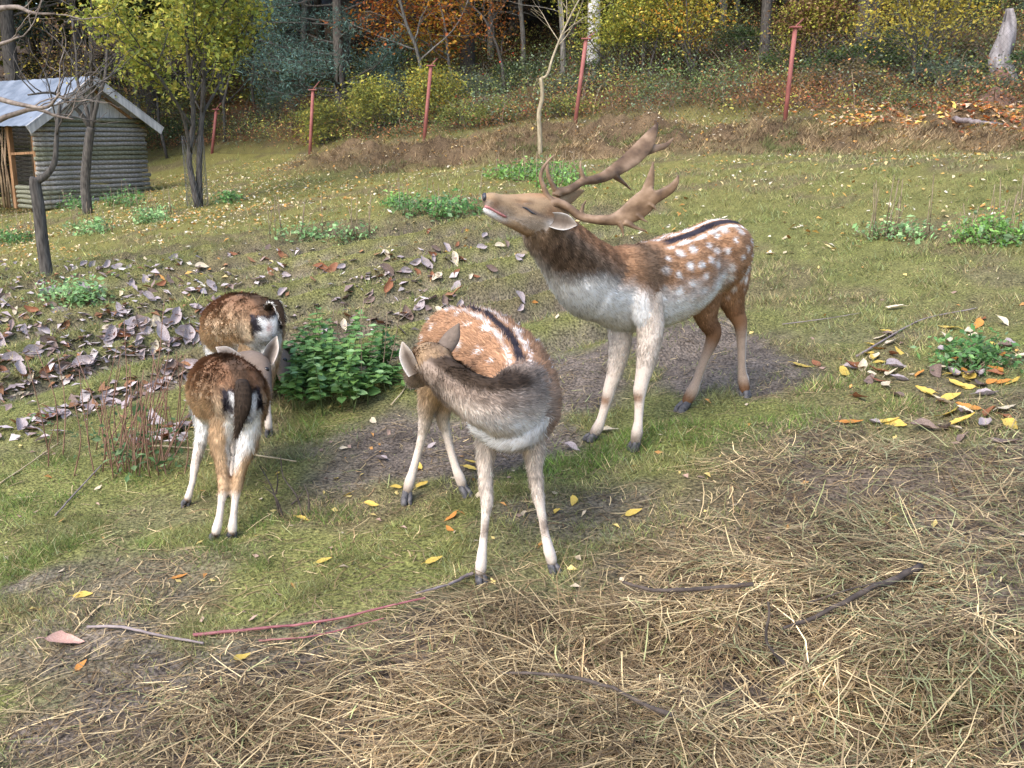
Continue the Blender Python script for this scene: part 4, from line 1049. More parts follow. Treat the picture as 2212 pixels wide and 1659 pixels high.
def make_tree(name, label, base, seed, h, r, nb, lev, spread, up, leaf=None, mat=None, group=None, stems=1, cat='tree', first=.35, ratio=.62, wob=.12, lean=(0, 0), cutz=None):
    rnd = random.Random(seed); tubes = []; tips = []; cuts = [0]
    for s in range(stems):
        a = rnd.random() * 6.28; k = .25 if stems > 1 else .02
        grow(rnd, (rnd.gauss(0, .06) * (stems > 1), rnd.gauss(0, .06) * (stems > 1), -.05), (math.cos(a) * k + lean[0], math.sin(a) * k + lean[1], 1), h, r, 0, lev, tubes, tips, spread, nb, up, wob, .5, ratio, first); cuts.append(len(tubes))
    root = empty(name, (base[0], base[1], gz(base[0], base[1])))
    for c0, c1 in zip(cuts[:-1], cuts[1:]): link('trunk' if stems == 1 else 'stem', tubes_mesh('trunk', tubes[c0:c1], mat or M_BARK_DARK), root)
    if leaf:
        P = [t[0] for t in tips if cutz is None or t[0][2] > cutz]
        o = link('crown', leaf_cloud(P, leaf['size'], leaf['pal'], leaf['n'], leaf['sig'], seed, leaf.get('flat', .6), name='crown', asp=leaf.get('asp', .55)), root)
    tag(root, label, cat, group); return root

def copy_thing(root, loc, rz, sc, label=None):
    r = root.copy(); COL.objects.link(r); r.location = loc; r.rotation_euler = (0, 0, rz); r.scale = (sc,) * 3
    if label: r['label'] = label
    for ch in list(root.children):
        c = ch.copy(); COL.objects.link(c); c.parent = r
    return r

def build_trees():
    # yellow-green fruit tree with two stems inside a wire guard
    b = W(428, 452, 17.0); root = empty('fruit_tree', (b[0], b[1], gz(b[0], b[1]))); rnd = random.Random(12); tubes = []; tips = []
    o = np.array(root.location)
    def stem(pix, r0, r1, kids, Ld, depth=17.0, lev=2):
        P = np.array([W(px, py, depth + k) for px, py, k in pix]) - o; P = spline(P, 16); tubes.append((P, np.linspace(r0, r1, 16), 8))
        for k in range(kids):
            t = .42 + .58 * (k + rnd.random()) / kids; p = P[min(15, int(t * 15))]; a = rnd.random() * 6.28
            grow(rnd, p, (math.cos(a) * .55, math.sin(a) * .55, .75), Ld * rnd.uniform(.7, 1.2), r1 * 1.1, lev - 1, 2, tubes, tips, .5, 3, .3, .14)
    stem([(428, 452, 0), (418, 400, 0), (408, 340, .05), (418, 260, .05), (412, 180, 0), (404, 90, -.1), (396, -40, -.2), (390, -160, -.2)], .058, .016, 15, 1.15)
    stem([(432, 450, .1), (430, 380, .1), (432, 310, .1), (438, 230, .2), (440, 150, .3), (448, 60, .4), (452, -60, .5), (455, -170, .6)], .058, .016, 15, 1.15)
    stem([(412, 330, .05), (395, 250, -.3), (360, 190, -.8), (320, 140, -1.1), (285, 110, -1.3)], .030, .012, 9, .75)
    stem([(436, 250, .2), (470, 190, .5), (500, 140, .8), (515, 60, 1.0)], .026, .012, 8, .7)
    link('trunk', tubes_mesh('trunk', tubes, M_BARK_DARK), root)
    P = [t[0] for t in tips]; link('crown', leaf_cloud(P, .036, YG, 11, .14, 5, .3), root)
    mb = MB(); n = 15; h = 1.12
    for k in range(n):
        for sg in (-1, 1):
            pts = []
            for q in np.linspace(0, 1, 13):
                a = k / n * 6.283 + sg * q * 2.6; zz = q * h; cx = lerp(0, W(416, 300, 17)[0] - b[0], q) ; pts.append((cx + math.cos(a) * .17, math.sin(a) * .17, zz + .01))
            mb.tube(pts, .0028, 3, cap=False)
    link('wire_guard', mb.mesh('wire_guard', M_WIRE), root)
    tag(root, 'twin-stemmed fruit tree with yellow green leaves and a wire guard', 'tree')
    # bare fruit tree before the log hut
    b = W(190, 461, 18.5); root = empty('fruit_tree', (b[0], b[1], gz(b[0], b[1]))); rnd = random.Random(4); tubes = []; tips = []; o = np.array(root.location); Y0 = 18.5
    def limb(pix, r0, r1, kids, Ld, ratio=.55):
        P = spline(np.array([W(px, py, Y0 + k) for px, py, k in pix]) - o, 14); tubes.append((P, np.linspace(r0, r1, 14), 8))
        for k in range(kids):
            t = .35 + .65 * (k + rnd.random()) / kids; a = rnd.random() * 6.28
            grow(rnd, P[min(13, int(t * 13))], (math.cos(a) * .8, math.sin(a) * .5, .75), Ld * rnd.uniform(.6, 1.2), r1 * .9, 1, 2, tubes, tips, .55, 4, .25, .16, .5, ratio)
    limb([(190, 465, 0), (184, 400, 0), (188, 340, 0), (194, 290, 0), (198, 275, 0)], .095, .075, 0, 0)
    limb([(197, 280, 0), (170, 240, -.1), (140, 215, -.3), (110, 200, -.5), (60, 205, -.8)], .045, .015, 7, .8)
    limb([(197, 280, 0), (182, 220, .1), (168, 180, .2), (165, 120, .3), (155, 40, .4)], .04, .014, 7, .9)
    limb([(198, 278, 0), (199, 210, 0), (197, 150, -.2), (196, 60, -.3), (200, -40, -.4)], .045, .014, 7, .9)
    limb([(198, 276, 0), (212, 215, 0), (228, 160, .2), (232, 90, .4), (245, 0, .5)], .042, .014, 7, .9)
    link('trunk', tubes_mesh('trunk', tubes, M_BARK_DARK), root)
    P = [t[0] for t in tips if rnd.random() < .30]; link('crown', leaf_cloud(P, .03, YEL + BRN[:2], 1, .10, 6), root)
    tag(root, 'nearly bare fruit tree with dark forked trunk before the log hut', 'tree')
    # dark crooked tree nearer the camera
    b = W(105, 625, 10.3); root = empty('crooked_tree', (b[0], b[1], gz(b[0], b[1]))); rnd = random.Random(9); tubes = []; tips = []; o = np.array(root.location)
    K = lambda pix, n=14: spline(np.array([W(px, py, 10.3 + k) for px, py, k in pix]) - o, n)
    tubes.append((K([(107, 630, 0), (98, 570, 0), (90, 510, 0), (84, 450, 0), (76, 400, 0), (78, 385, 0)]), np.linspace(.062, .055, 14), 10))
    P = K([(78, 392, 0), (100, 378, 0), (118, 350, 0), (122, 300, 0), (126, 255, 0), (130, 220, 0)]); tubes.append((P, np.linspace(.040, .014, 14), 8))
    for k in range(5): grow(rnd, P[7 + k], (rnd.uniform(-1, 1), rnd.uniform(-.6, .6), .7), .7, .010, 1, 2, tubes, tips, .5, 3, .2, .15)
    link('trunk', tubes_mesh('trunk', tubes, M_BARK_DARK), root)
    tag(root, 'dark crooked young tree with a sawn top beside ridged turf', 'tree')
    # tree out of the frame on the left whose pale boughs reach into the picture
    bx, by = -6.6, 9.6; root = empty('fruit_tree', (bx, by, gz(bx, by))); rnd = random.Random(15); tubes = []; tips = []; o = np.array(root.location)
    tubes.append((spline(np.array([(0, 0, -.1), (.05, 0, .8), (0, .05, 1.6), (.1, .1, 2.3)]), 12), np.linspace(.11, .08, 12), 10))
    for pix in ([(-200, 230, 9.6), (-60, 205, 9.4), (40, 225, 9.2), (100, 232, 9.1), (130, 200, 9.0)], [(-200, 180, 9.6), (-40, 40, 9.4), (30, 15, 9.3), (70, 28, 9.2), (120, 30, 9.1)], [(-200, 200, 9.6), (-60, 270, 9.5), (20, 250, 9.4), (75, 235, 9.3), (120, 250, 9.3), (160, 258, 9.3)], [(-200, 180, 9.6), (-60, 100, 9.2), (0, 95, 9.1), (40, 80, 9.0)]):
        P = spline(np.array([W(*q) for q in pix]) - o, 14); P[0] = (.08, .08, 2.0); tubes.append((P, np.linspace(.035, .008, 14), 6))
        for k in range(3): grow(rnd, P[8 + k * 2], (rnd.uniform(0, 1), rnd.uniform(-.3, .3), rnd.uniform(-.3, .8)), .45, .007, 1, 2, tubes, tips, .5, 2, .1, .18)
    link('trunk', tubes_mesh('trunk', tubes, M_TWIG), root); tag(root, 'fruit tree whose pale bare boughs reach in over the hut roof', 'tree')
    # bent pole-like sapling in front of the fence
    b = W(1168, 342, 18.0); root = empty('bent_sapling', (b[0], b[1], gz(b[0], b[1]))); o = np.array(root.location); rnd = random.Random(2); tubes = []; tips = []
    P = spline(np.array([W(px, py, 18 + k) for px, py, k in ((1167, 345, 0), (1166, 290, 0), (1164, 245, 0), (1171, 215, 0), (1171, 190, 0), (1168, 168, 0))]) - o, 16); tubes.append((P, np.linspace(.042, .032, 16), 8))
    P = spline(np.array([W(px, py, 18 + k) for px, py, k in ((1168, 170, 0), (1182, 162, 0), (1192, 130, .1), (1205, 95, .2), (1220, 60, .3), (1245, 10, .4), (1275, -40, .5))]) - o, 18); tubes.append((P, np.linspace(.028, .010, 18), 6))
    for k in range(9): grow(rnd, P[8 + k], (rnd.uniform(-1, 1), rnd.uniform(-.5, .5), .8), .75, .009, 1, 2, tubes, tips, .5, 3, .2, .12)
    link('trunk', tubes_mesh('trunk', tubes, mat_noise('pale_bark', (.20, .16, .10), (.40, .33, .22), 15, (2, 2, .6), bump=.4)), root); tag(root, 'pale crooked sapling standing alone before the fence', 'sapling')
    # birch
    b = W(1280, 158, 29.0); root = empty('birch_tree', (b[0], b[1], gz(b[0], b[1]))); rnd = random.Random(8); tubes = []; tips = []
    P = spline(np.array([(0, 0, -.2), (.02, 0, 1.2), (-.03, 0, 3), (-.10, 0, 6), (0, 0, 10), (.1, 0, 13)]), 24); tubes.append((P, np.linspace(.20, .08, 24), 14))
    for k in range(10): grow(rnd, P[12 + k], (rnd.uniform(-1, 1), rnd.uniform(-1, 1), .6), 2.2, .035, 1, 2, tubes, tips, .5, 4, .1, .12)
    link('trunk', tubes_mesh('trunk', tubes, M_BIRCH), root); link('crown', leaf_cloud([t[0] for t in tips], .06, YG, 10, .35, 7), root); tag(root, 'white-barked birch behind the fence', 'tree')
    # the wood: each kind built once, then copied
    def kind(seed, h, r, mat, lean=(0, 0)):
        rnd = random.Random(seed); tubes = []; tips = []
        P = spline(np.array([(0, 0, -.4), (lean[0] * .1, 0, h * .1), (lean[0] * .35 + rnd.gauss(0, .08), rnd.gauss(0, .08), h * .35), (lean[0] * .6 + rnd.gauss(0, .15), rnd.gauss(0, .15), h * .6), (lean[0], lean[1], h)]), 22)
        tubes.append((P, np.linspace(r, r * .35, 22), 10))
        for k in range(14):
            q = P[rnd.randrange(6, 22)]; a = rnd.random() * 6.28; grow(rnd, q, (math.cos(a), math.sin(a), .25), h * .16, r * .16, 1, 2, tubes, tips, .5, 3, .1, .12)
        cr = []
        for k in range(150):
            a = rnd.random() * 6.28; zz = rnd.uniform(.42, 1.05); rr = h * .20 * math.sqrt(rnd.random()) * (1.15 - abs(zz - .65)); cr.append(np.array([math.cos(a) * rr + lean[0] * zz, math.sin(a) * rr, h * zz]))
        return tubes_mesh('trunk', tubes, mat), cr
    woods = []
    for i, (s, h, r, m, pal) in enumerate([(21, 11, .17, M_BARK_DARK, DKG), (22, 12.5, .22, M_BARK_DARK, DKG), (23, 10, .12, M_BARK_GREY, DKG + YG[:1]), (24, 13, .26, M_BARK_DARK, PINE), (25, 9, .09, M_BARK_GREY, YG)]):
        tr, cr = kind(s, h, r, m); woods.append((tr, leaf_cloud(cr, .17, pal, 26, .55, s, .5)))
    lab = ['dark forest tree standing in the shaded wood', 'thick dark forest tree standing in the shaded wood', 'slender grey forest tree standing in the shaded wood', 'thick dark pine standing in the shaded wood', 'thin grey young forest tree with yellow leaves in the shaded wood']
    spots = [(590, 222, 33.0, 0, 1.1), (655, 205, 34, 2, 1), (1215, 168, 29.5, 4, 1), (1650, 132, 27, 0, .9), (1860, 112, 26, 1, .9), (1882, 100, 27, 1, .8), (1010, 150, 32, 3, 1), (480, 200, 35, 2, 1.1), (330, 230, 36, 3, 1), (300, 240, 33, 2, .9), (1700, 60, 33, 1, 1), (1560, 70, 32, 2, 1), (1590, 60, 33, 2, .8), (1760, 50, 34, 3, 1), (1900, 40, 32, 4, 1), (2060, 60, 29, 2, 1), (1130, 130, 33, 4, 1), (1060, 140, 35, 2, 1)]
    R = random.Random(77); allsp = []
    for px, py, Y, k, s in spots: p = W(px, py, Y); allsp.append((p[0], p[1], k, s))
    for i in range(86):
        Y = R.uniform(32, 66); x = R.uniform(-.62, .62) * Y
        if Y < fence_y(x) + 7: continue
        allsp.append((x, Y, R.choice([0, 0, 1, 1, 2, 2, 3, 4]), R.uniform(.85, 1.25)))
    for i in range(16): allsp.append((-12 - i * 1.5 + R.gauss(0, .5), 27 + i * .5 + R.uniform(0, 5), R.choice([0, 1, 3]), 1.1))
    for x, y, k, s in allsp:
        r_ = empty('forest_tree', (x, y, gz(x, y)), R.random() * 6.28); r_.scale = (s,) * 3; link('trunk', woods[k][0], r_); link('crown', woods[k][1], r_); tag(r_, lab[k], 'tree', 'trees of the wood behind the fence')
    # pine with bluish needles low over the slope
    def conifer(seed, pal, n=64, h=9.0, size=.11, per=14):
        rnd = random.Random(seed); tubes = []; tips = []
        P = spline(np.array([(0, 0, -.3), (0, 0, 3), (.1, 0, 6), (0, 0, h)]), 20); tubes.append((P, np.linspace(.18, .05, 20), 8))
        for k in range(n):
            zz = .7 + (h - .7) * rnd.random() ** 1.7; a = rnd.random() * 6.28; L = (h - zz) * .17 + .6; grow(rnd, (0, 0, zz), (math.cos(a), math.sin(a), .12), L, .03, 1, 2, tubes, tips, .45, 4, .10, .1)
        return tubes_mesh('trunk', tubes, M_BARK_DARK), leaf_cloud([t[0] for t in tips], size, pal, per, .16, seed, .2, asp=.22)
    p = W(735, 190, 29.5); tr, cr = conifer(31, [np.array(c) * 1.5 for c in PINE], per=16, size=.045); r_ = empty('pine_tree', (p[0], p[1], gz(p[0], p[1]))); link('trunk', tr, r_); link('crown', cr, r_); tag(r_, 'bluish green pine with dense needles between the yellow and orange trees', 'tree')
    tr, cr = conifer(33, DKG[:2] + PINE[:1], n=50, size=.075, per=8)
    for i in range(30):
        Y = R.uniform(37, 60); x = R.uniform(-.58, .58) * Y; r_ = empty('spruce_tree', (x, Y, gz(x, Y)), R.random() * 6.28); r_.scale = (R.uniform(.6, 1.1),) * 3; link('trunk', tr, r_); link('crown', cr, r_); tag(r_, 'dark spruce filling the deep shade of the wood', 'tree', 'spruces deep in the wood')
    # coloured broadleaf trees at the wood's edge
    L = lambda s, pal, n, sg, **k: dict(size=s, pal=pal, n=n, sig=sg, **k)
    p = W(905, 170, 28.5); make_tree('beech_tree', 'orange leaved young beech at the edge of the wood', p, 41, 3.2, .06, 8, 2, .72, .10, L(.05, ORA, 7, .20, flat=1.5), M_BARK_GREY, first=.3, ratio=.55)
    p = W(975, 165, 29.5); make_tree('beech_tree', 'amber leaved young beech next to the orange one', p, 42, 2.9, .05, 8, 2, .72, .10, L(.05, ORA[3:] + YEL[:2] + ORA[:2], 7, .20, flat=1.5), M_BARK_GREY, first=.3, ratio=.55)
    for i, (px, py, Y, h, pal, lab2, sd) in enumerate([(1390, 150, 26.5, 2.1, YG, 'yellow green shrub spreading beside the birch', 51), (1335, 165, 27.5, 2.0, YG, 'light green shrub leaning against the birch', 52), (1500, 150, 26, 2.1, YEL + ORA[1:2], 'amber and yellow shrub on the bank behind the fence', 53),
            (1985, 165, 22.5, 2.0, YEL, 'bright yellow hazel bush behind the fence', 54), (2040, 120, 23.5, 2.2, YEL, 'tall yellow bush next to the bright yellow hazel', 55), (350, 190, 31, 3.4, YG, 'yellow green tree behind the hut roof', 56), (560, 190, 32, 3.6, YG + DKG[2:], 'yellow green tree with drooping leaves in front of the dark wood', 57),
            (480, 200, 31, 3.4, YG, 'leafy yellow green tree behind the twin-stemmed fruit tree', 58), (120, 250, 29, 3.6, BRN + YEL[:2], 'thin brown and yellow tree rising behind the hut', 59), (30, 260, 28, 3.4, BRN + YEL[1:2], 'sparse russet tree at the far end of the hut', 60), (830, 235, 27, .8, YG, 'low yellow green shrub under the pine', 61), (930, 215, 26.5, .9, YG + YEL[:1], 'low yellow shrub under the orange beech', 62),
            (1090, 170, 29, 2.6, ORA[:3] + BRN, 'rusty sparse shrub between beech and sapling', 63), (700, 250, 27.8, .7, YG, 'small yellow bramble bush near the rust-red posts', 64), (1760, 120, 24.5, 1.4, BRN + YG[:2], 'russet and green bush behind the tallest post', 65), (1440, 40, 31, 2.8, YEL, 'yellow tree deeper in the wood above the amber shrub', 66), (260, 215, 30, 3.2, YEL[2:] + BRN, 'olive brown tree between hut gable and fruit tree', 67)]):
        p = W(px, py, Y); make_tree('shrub' if h < 2.3 else 'young_tree', lab2, p, sd, h, .028 if h < 2.3 else .05, 6, 2, .62, .15, L(.034, pal, 3 if 'yellow' in lab2 and px > 1400 else 6, .19), M_BARK_DARK, None, 4 if h < 2.3 else 1, 'bush' if h < 2.3 else 'tree', .25, .55)

# ------------------------------------------------------------------ undergrowth on the bank behind the fence
def build_undergrowth():
    n = 4600; x = rng.uniform(-24, 16, n); y = fence_y(x) + .8 + rng.random(n) ** 1.3 * 13
    k = np.abs(x) < .62 * y + 1; x, y = x[k], y[k]; n = len(x); h = rng.uniform(.25, 1.05, n) * (.45 + .9 * fbm(x * .6, y * .6, 101, 3))
    b = y - fence_y(x)
    m = 46; P = np.repeat(np.stack([x, y, ground(x, y) + h * .45], 1), m, axis=0); N = len(P)
    hh = np.repeat(h, m); P += rng.normal(0, 1, (N, 3)) * np.stack([hh * .46, hh * .46, hh * .33], 1)
    f = np.repeat(fbm(x * .55, y * .8, 103, 3) + rng.normal(0, .08, n), m)
    low = np.repeat((rng.random(n) < .45 * sstep(2.2, .8, b)) * 1.0, m)
    pal = np.zeros((N, 3)); r = rng.random((N, 1)); g = lerp(np.array([.075, .12, .035]), np.array([.18, .22, .075]), r); yv = lerp(np.array([.25, .26, .06]), np.array([.42, .38, .09]), r); ru = lerp(np.array([.18, .075, .03]), np.array([.34, .17, .07]), r); gb = lerp(np.array([.09, .13, .075]), np.array([.19, .23, .14]), r)
    pal = np.where((f < .47)[:, None], g, np.where((f < .55)[:, None], gb, np.where((f < .66)[:, None], yv, ru)))
    pal = np.where((low > .5)[:, None], ru, pal); red = rng.random(N) < .006; pal[red] = (.42, .05, .03)
    pal *= np.exp(rng.normal(0, .25, N) + np.repeat(rng.normal(0, .36, n), m))[:, None]
    nr = rng.normal(0, 1, (N, 3)); nr[:, 2] = np.abs(nr[:, 2]) + .5; nr /= np.linalg.norm(nr, axis=1)[:, None]; u = np.cross(nr, rng.normal(0, 1, (N, 3))); u /= np.linalg.norm(u, axis=1)[:, None]; v = np.cross(nr, u); s = rng.uniform(.017, .042, (N, 1))
    V = np.stack([P - u * s, P - v * s * .6, P + u * s, P + v * s * .6], 1).reshape(-1, 3)
    tag(link('undergrowth', np_mesh('undergrowth', V, np.arange(4 * N).reshape(-1, 4), M_LEAF, np.repeat(pal, 4, axis=0), False)), 'tangled brambles, ferns and low shrubs covering the bank behind the fence', 'undergrowth', None, 'stuff')
    # bushes that can be told apart on the bank
    R = random.Random(91); kinds = []
    for k, (nm, pal) in enumerate([('dark green', [(.07, .12, .035), (.10, .16, .05), (.05, .09, .03)]), ('yellow green', [(.24, .26, .06), (.32, .32, .08), (.16, .20, .05)]), ('grey green', [(.11, .15, .095), (.16, .20, .13), (.08, .11, .07)]), ('russet', [(.22, .10, .045), (.32, .17, .07), (.15, .08, .04)]), ('olive brown', [(.16, .14, .055), (.22, .17, .08), (.12, .10, .04)])]):
        P = []
        for i in range(90):
            a = R.random() * 6.28; q = math.sqrt(R.random()); zz = math.sqrt(max(0, 1 - q * q)) * R.uniform(.55, 1.0); P.append((math.cos(a) * q * .75 + R.gauss(0, .06), math.sin(a) * q * .75, zz * .8 + .03))
        mb = MB()
        for i in range(14): a = R.random() * 6.28; q = R.uniform(.2, .7); mb.tube(spline(np.array([(0, 0, -.2), (math.cos(a) * q * .4, math.sin(a) * q * .4, .5), (math.cos(a) * q, math.sin(a) * q, R.uniform(.5, .95))]), 6), np.linspace(.012, .004, 6), 4)
        kinds.append((nm, leaf_cloud(P, .030, pal, 22, .085, 200 + k, .5, name='foliage'), mb.mesh('stems', M_TWIG)))
    for i in range(74):
        x = R.uniform(-17, 13); y = float(fence_y(x)) + 1.3 + R.random() ** 1.2 * 9
        if abs(x) > .6 * y: continue
        nm, fol, st = kinds[R.choice([0, 0, 0, 1, 1, 2, 2, 3, 4])]; sc = R.uniform(.5, 1.15)
        r_ = empty('bramble_bush', (x, y, gz(x, y) - .05), R.random() * 6.28); r_.scale = (sc * R.uniform(.9, 1.4), sc * R.uniform(.9, 1.3), sc * R.uniform(.7, 1.05)); link('foliage', fol, r_); tag(link('stems', st, r_), kind='stuff')
        tag(r_, nm + ' rounded bramble bush on the bank behind the fence', 'bush', 'bramble bushes on the bank')
    n = 2600; x = rng.uniform(-24, 16, n); y = fence_y(x) + .6 + rng.random(n) * 12; k = np.abs(x) < .62 * y + 1; x, y = x[k], y[k]; n = len(x)
    V, F, C = ribbons(np.stack([x, y, ground(x, y)], 1), rng.random(n) * 6.28, rng.uniform(.7, 1.5, n), rng.uniform(.5, 1.4, n), rng.uniform(.004, .009, n), rng.normal(0, .6, n), lerp(np.array([.10, .06, .04]), np.array([.30, .22, .13]), rng.random((n, 1))), 5, .28)
    tag(link('bramble_stems', np_mesh('bramble_stems', V, F, M_STRAW, C)), 'dry arching stems in the undergrowth behind the fence', 'stems', None, 'stuff')

# ------------------------------------------------------------------ fence
M_WIRE = mat_noise('galvanised_wire', (.07, .07, .07), (.15, .15, .15), 30, rough=.5, metal=.6, bump=0)
M_RUST = mat_noise('red_oxide_paint', (.20, .065, .055), (.31, .12, .10), 6, (1, 1, .5), rough=.6, bump=.15, c3=(.26, .09, .075))
M_BIRCH = None
def build_birch_mat():
    global M_BIRCH
    m, N, L, P = mat_new('birch_bark'); tc = N.new('ShaderNodeTexCoord'); mp = N.new('ShaderNodeMapping'); mp.inputs['Scale'].default_value = (1.2, 1.2, 6)
    n = N.new('ShaderNodeTexNoise'); n.inputs['Scale'].default_value = 2.2; n.inputs['Detail'].default_value = 6; r = N.new('ShaderNodeValToRGB'); e = r.color_ramp.elements
    e[0].position = .38; e[0].color = (.05, .045, .045, 1); e[1].position = .47; e[1].color = (.62, .60, .60, 1); L.new(tc.outputs['Object'], mp.inputs[0]); L.new(mp.outputs[0], n.inputs['Vector']); L.new(n.outputs[0], r.inputs[0]); L.new(r.outputs[0], P.inputs['Base Color']); P.inputs['Roughness'].default_value = .7
    M_BIRCH = m
build_birch_mat()
def build_fence():
    tops = [(467, 237), (676, 195), (931, 143), (1266, 85), (1718, 60)]
    tip = [(478, 222), (690, 176), (945, 126), (1285, 70), (1736, 40)]
    feet = []; root = None
    b0 = W(*POSTS[2]); root = empty('wire_fence', (b0[0], b0[1], gz(b0[0], b0[1]))); o = np.array(root.location)
    for (px, py, Y), (tx, ty), (ax, ay) in zip(POSTS, tops, tip):
        b = W(px, py, Y); b[2] = gz(b[0], b[1]) - .15; t = W(tx, ty, Y); feet.append((b, t))
        mb = MB(); mb.tube(np.array([b, lerp(b, t, .5), t]) - o, .042, 12); p = link('fence_post', mb.mesh('fence_post', M_RUST), root)
        mb = MB(); d = (t - b) / np.linalg.norm(t - b); mb.box(t + d * .012 - o, (.20, .15, .025)); link('cap_plate', mb.mesh('cap_plate', M_RUST, False), p)
        a = W(ax, ay, Y + .15); mb = MB(); mb.tube(np.array([t + d * .02, a]) - o, .012, 6); link('stay_arm', mb.mesh('stay_arm', M_RUST), p)
    ends = [(feet[0][0] + np.array([-4.5, 3.2, .3]), feet[0][1] + np.array([-4.5, 3.2, .3]))] + feet + [(feet[-1][0] + np.array([4.8, -.9, .35]), feet[-1][1] + np.array([4.8, -.9, .35]))]
    ends[-1][0][2] = gz(*ends[-1][0][:2]); ends[0][0][2] = gz(*ends[0][0][:2])
    for (b1, t1), (b2, t2) in zip(ends[:-1], ends[1:]):
        mb = MB(); Wd = np.linalg.norm(b2 - b1); H = 1.55; nx = int(Wd / .085)
        back = np.array([0, .075, 0])
        pt = lambda u, v: lerp(lerp(b1, b2, u), lerp(t1, t2, u), v * .92) + back - o + np.array([0, 0, .15 * (1 - v)])
        k = H / Wd
        for i in range(-int(nx * k) - 1, nx + int(nx * k) + 2):
            for sg in (1, -1):
                u0 = i / nx; u1 = u0 + sg * k; v0, v1 = 0., 1.
                if u0 == u1: continue
                lo, hi = 0., 1.
                tt = [(-u0) / (u1 - u0), (1 - u0) / (u1 - u0)]; lo = max(0, min(tt)); hi = min(1, max(tt))
                if hi - lo < .03: continue
                q = [pt(lerp(u0, u1, s), s) for s in np.linspace(lo, hi, 5)]; mb.tube(q, .0016, 3, cap=False)
        for v in (0.02, .5, 1.02): mb.tube([pt(u, v) for u in np.linspace(0, 1, 9)], .0022, 3, cap=False)
        link('wire_mesh', mb.mesh('wire_mesh', M_WIRE), root)
    tag(root, 'wire mesh fence on leaning rust-red pipe posts along the wood', 'fence')

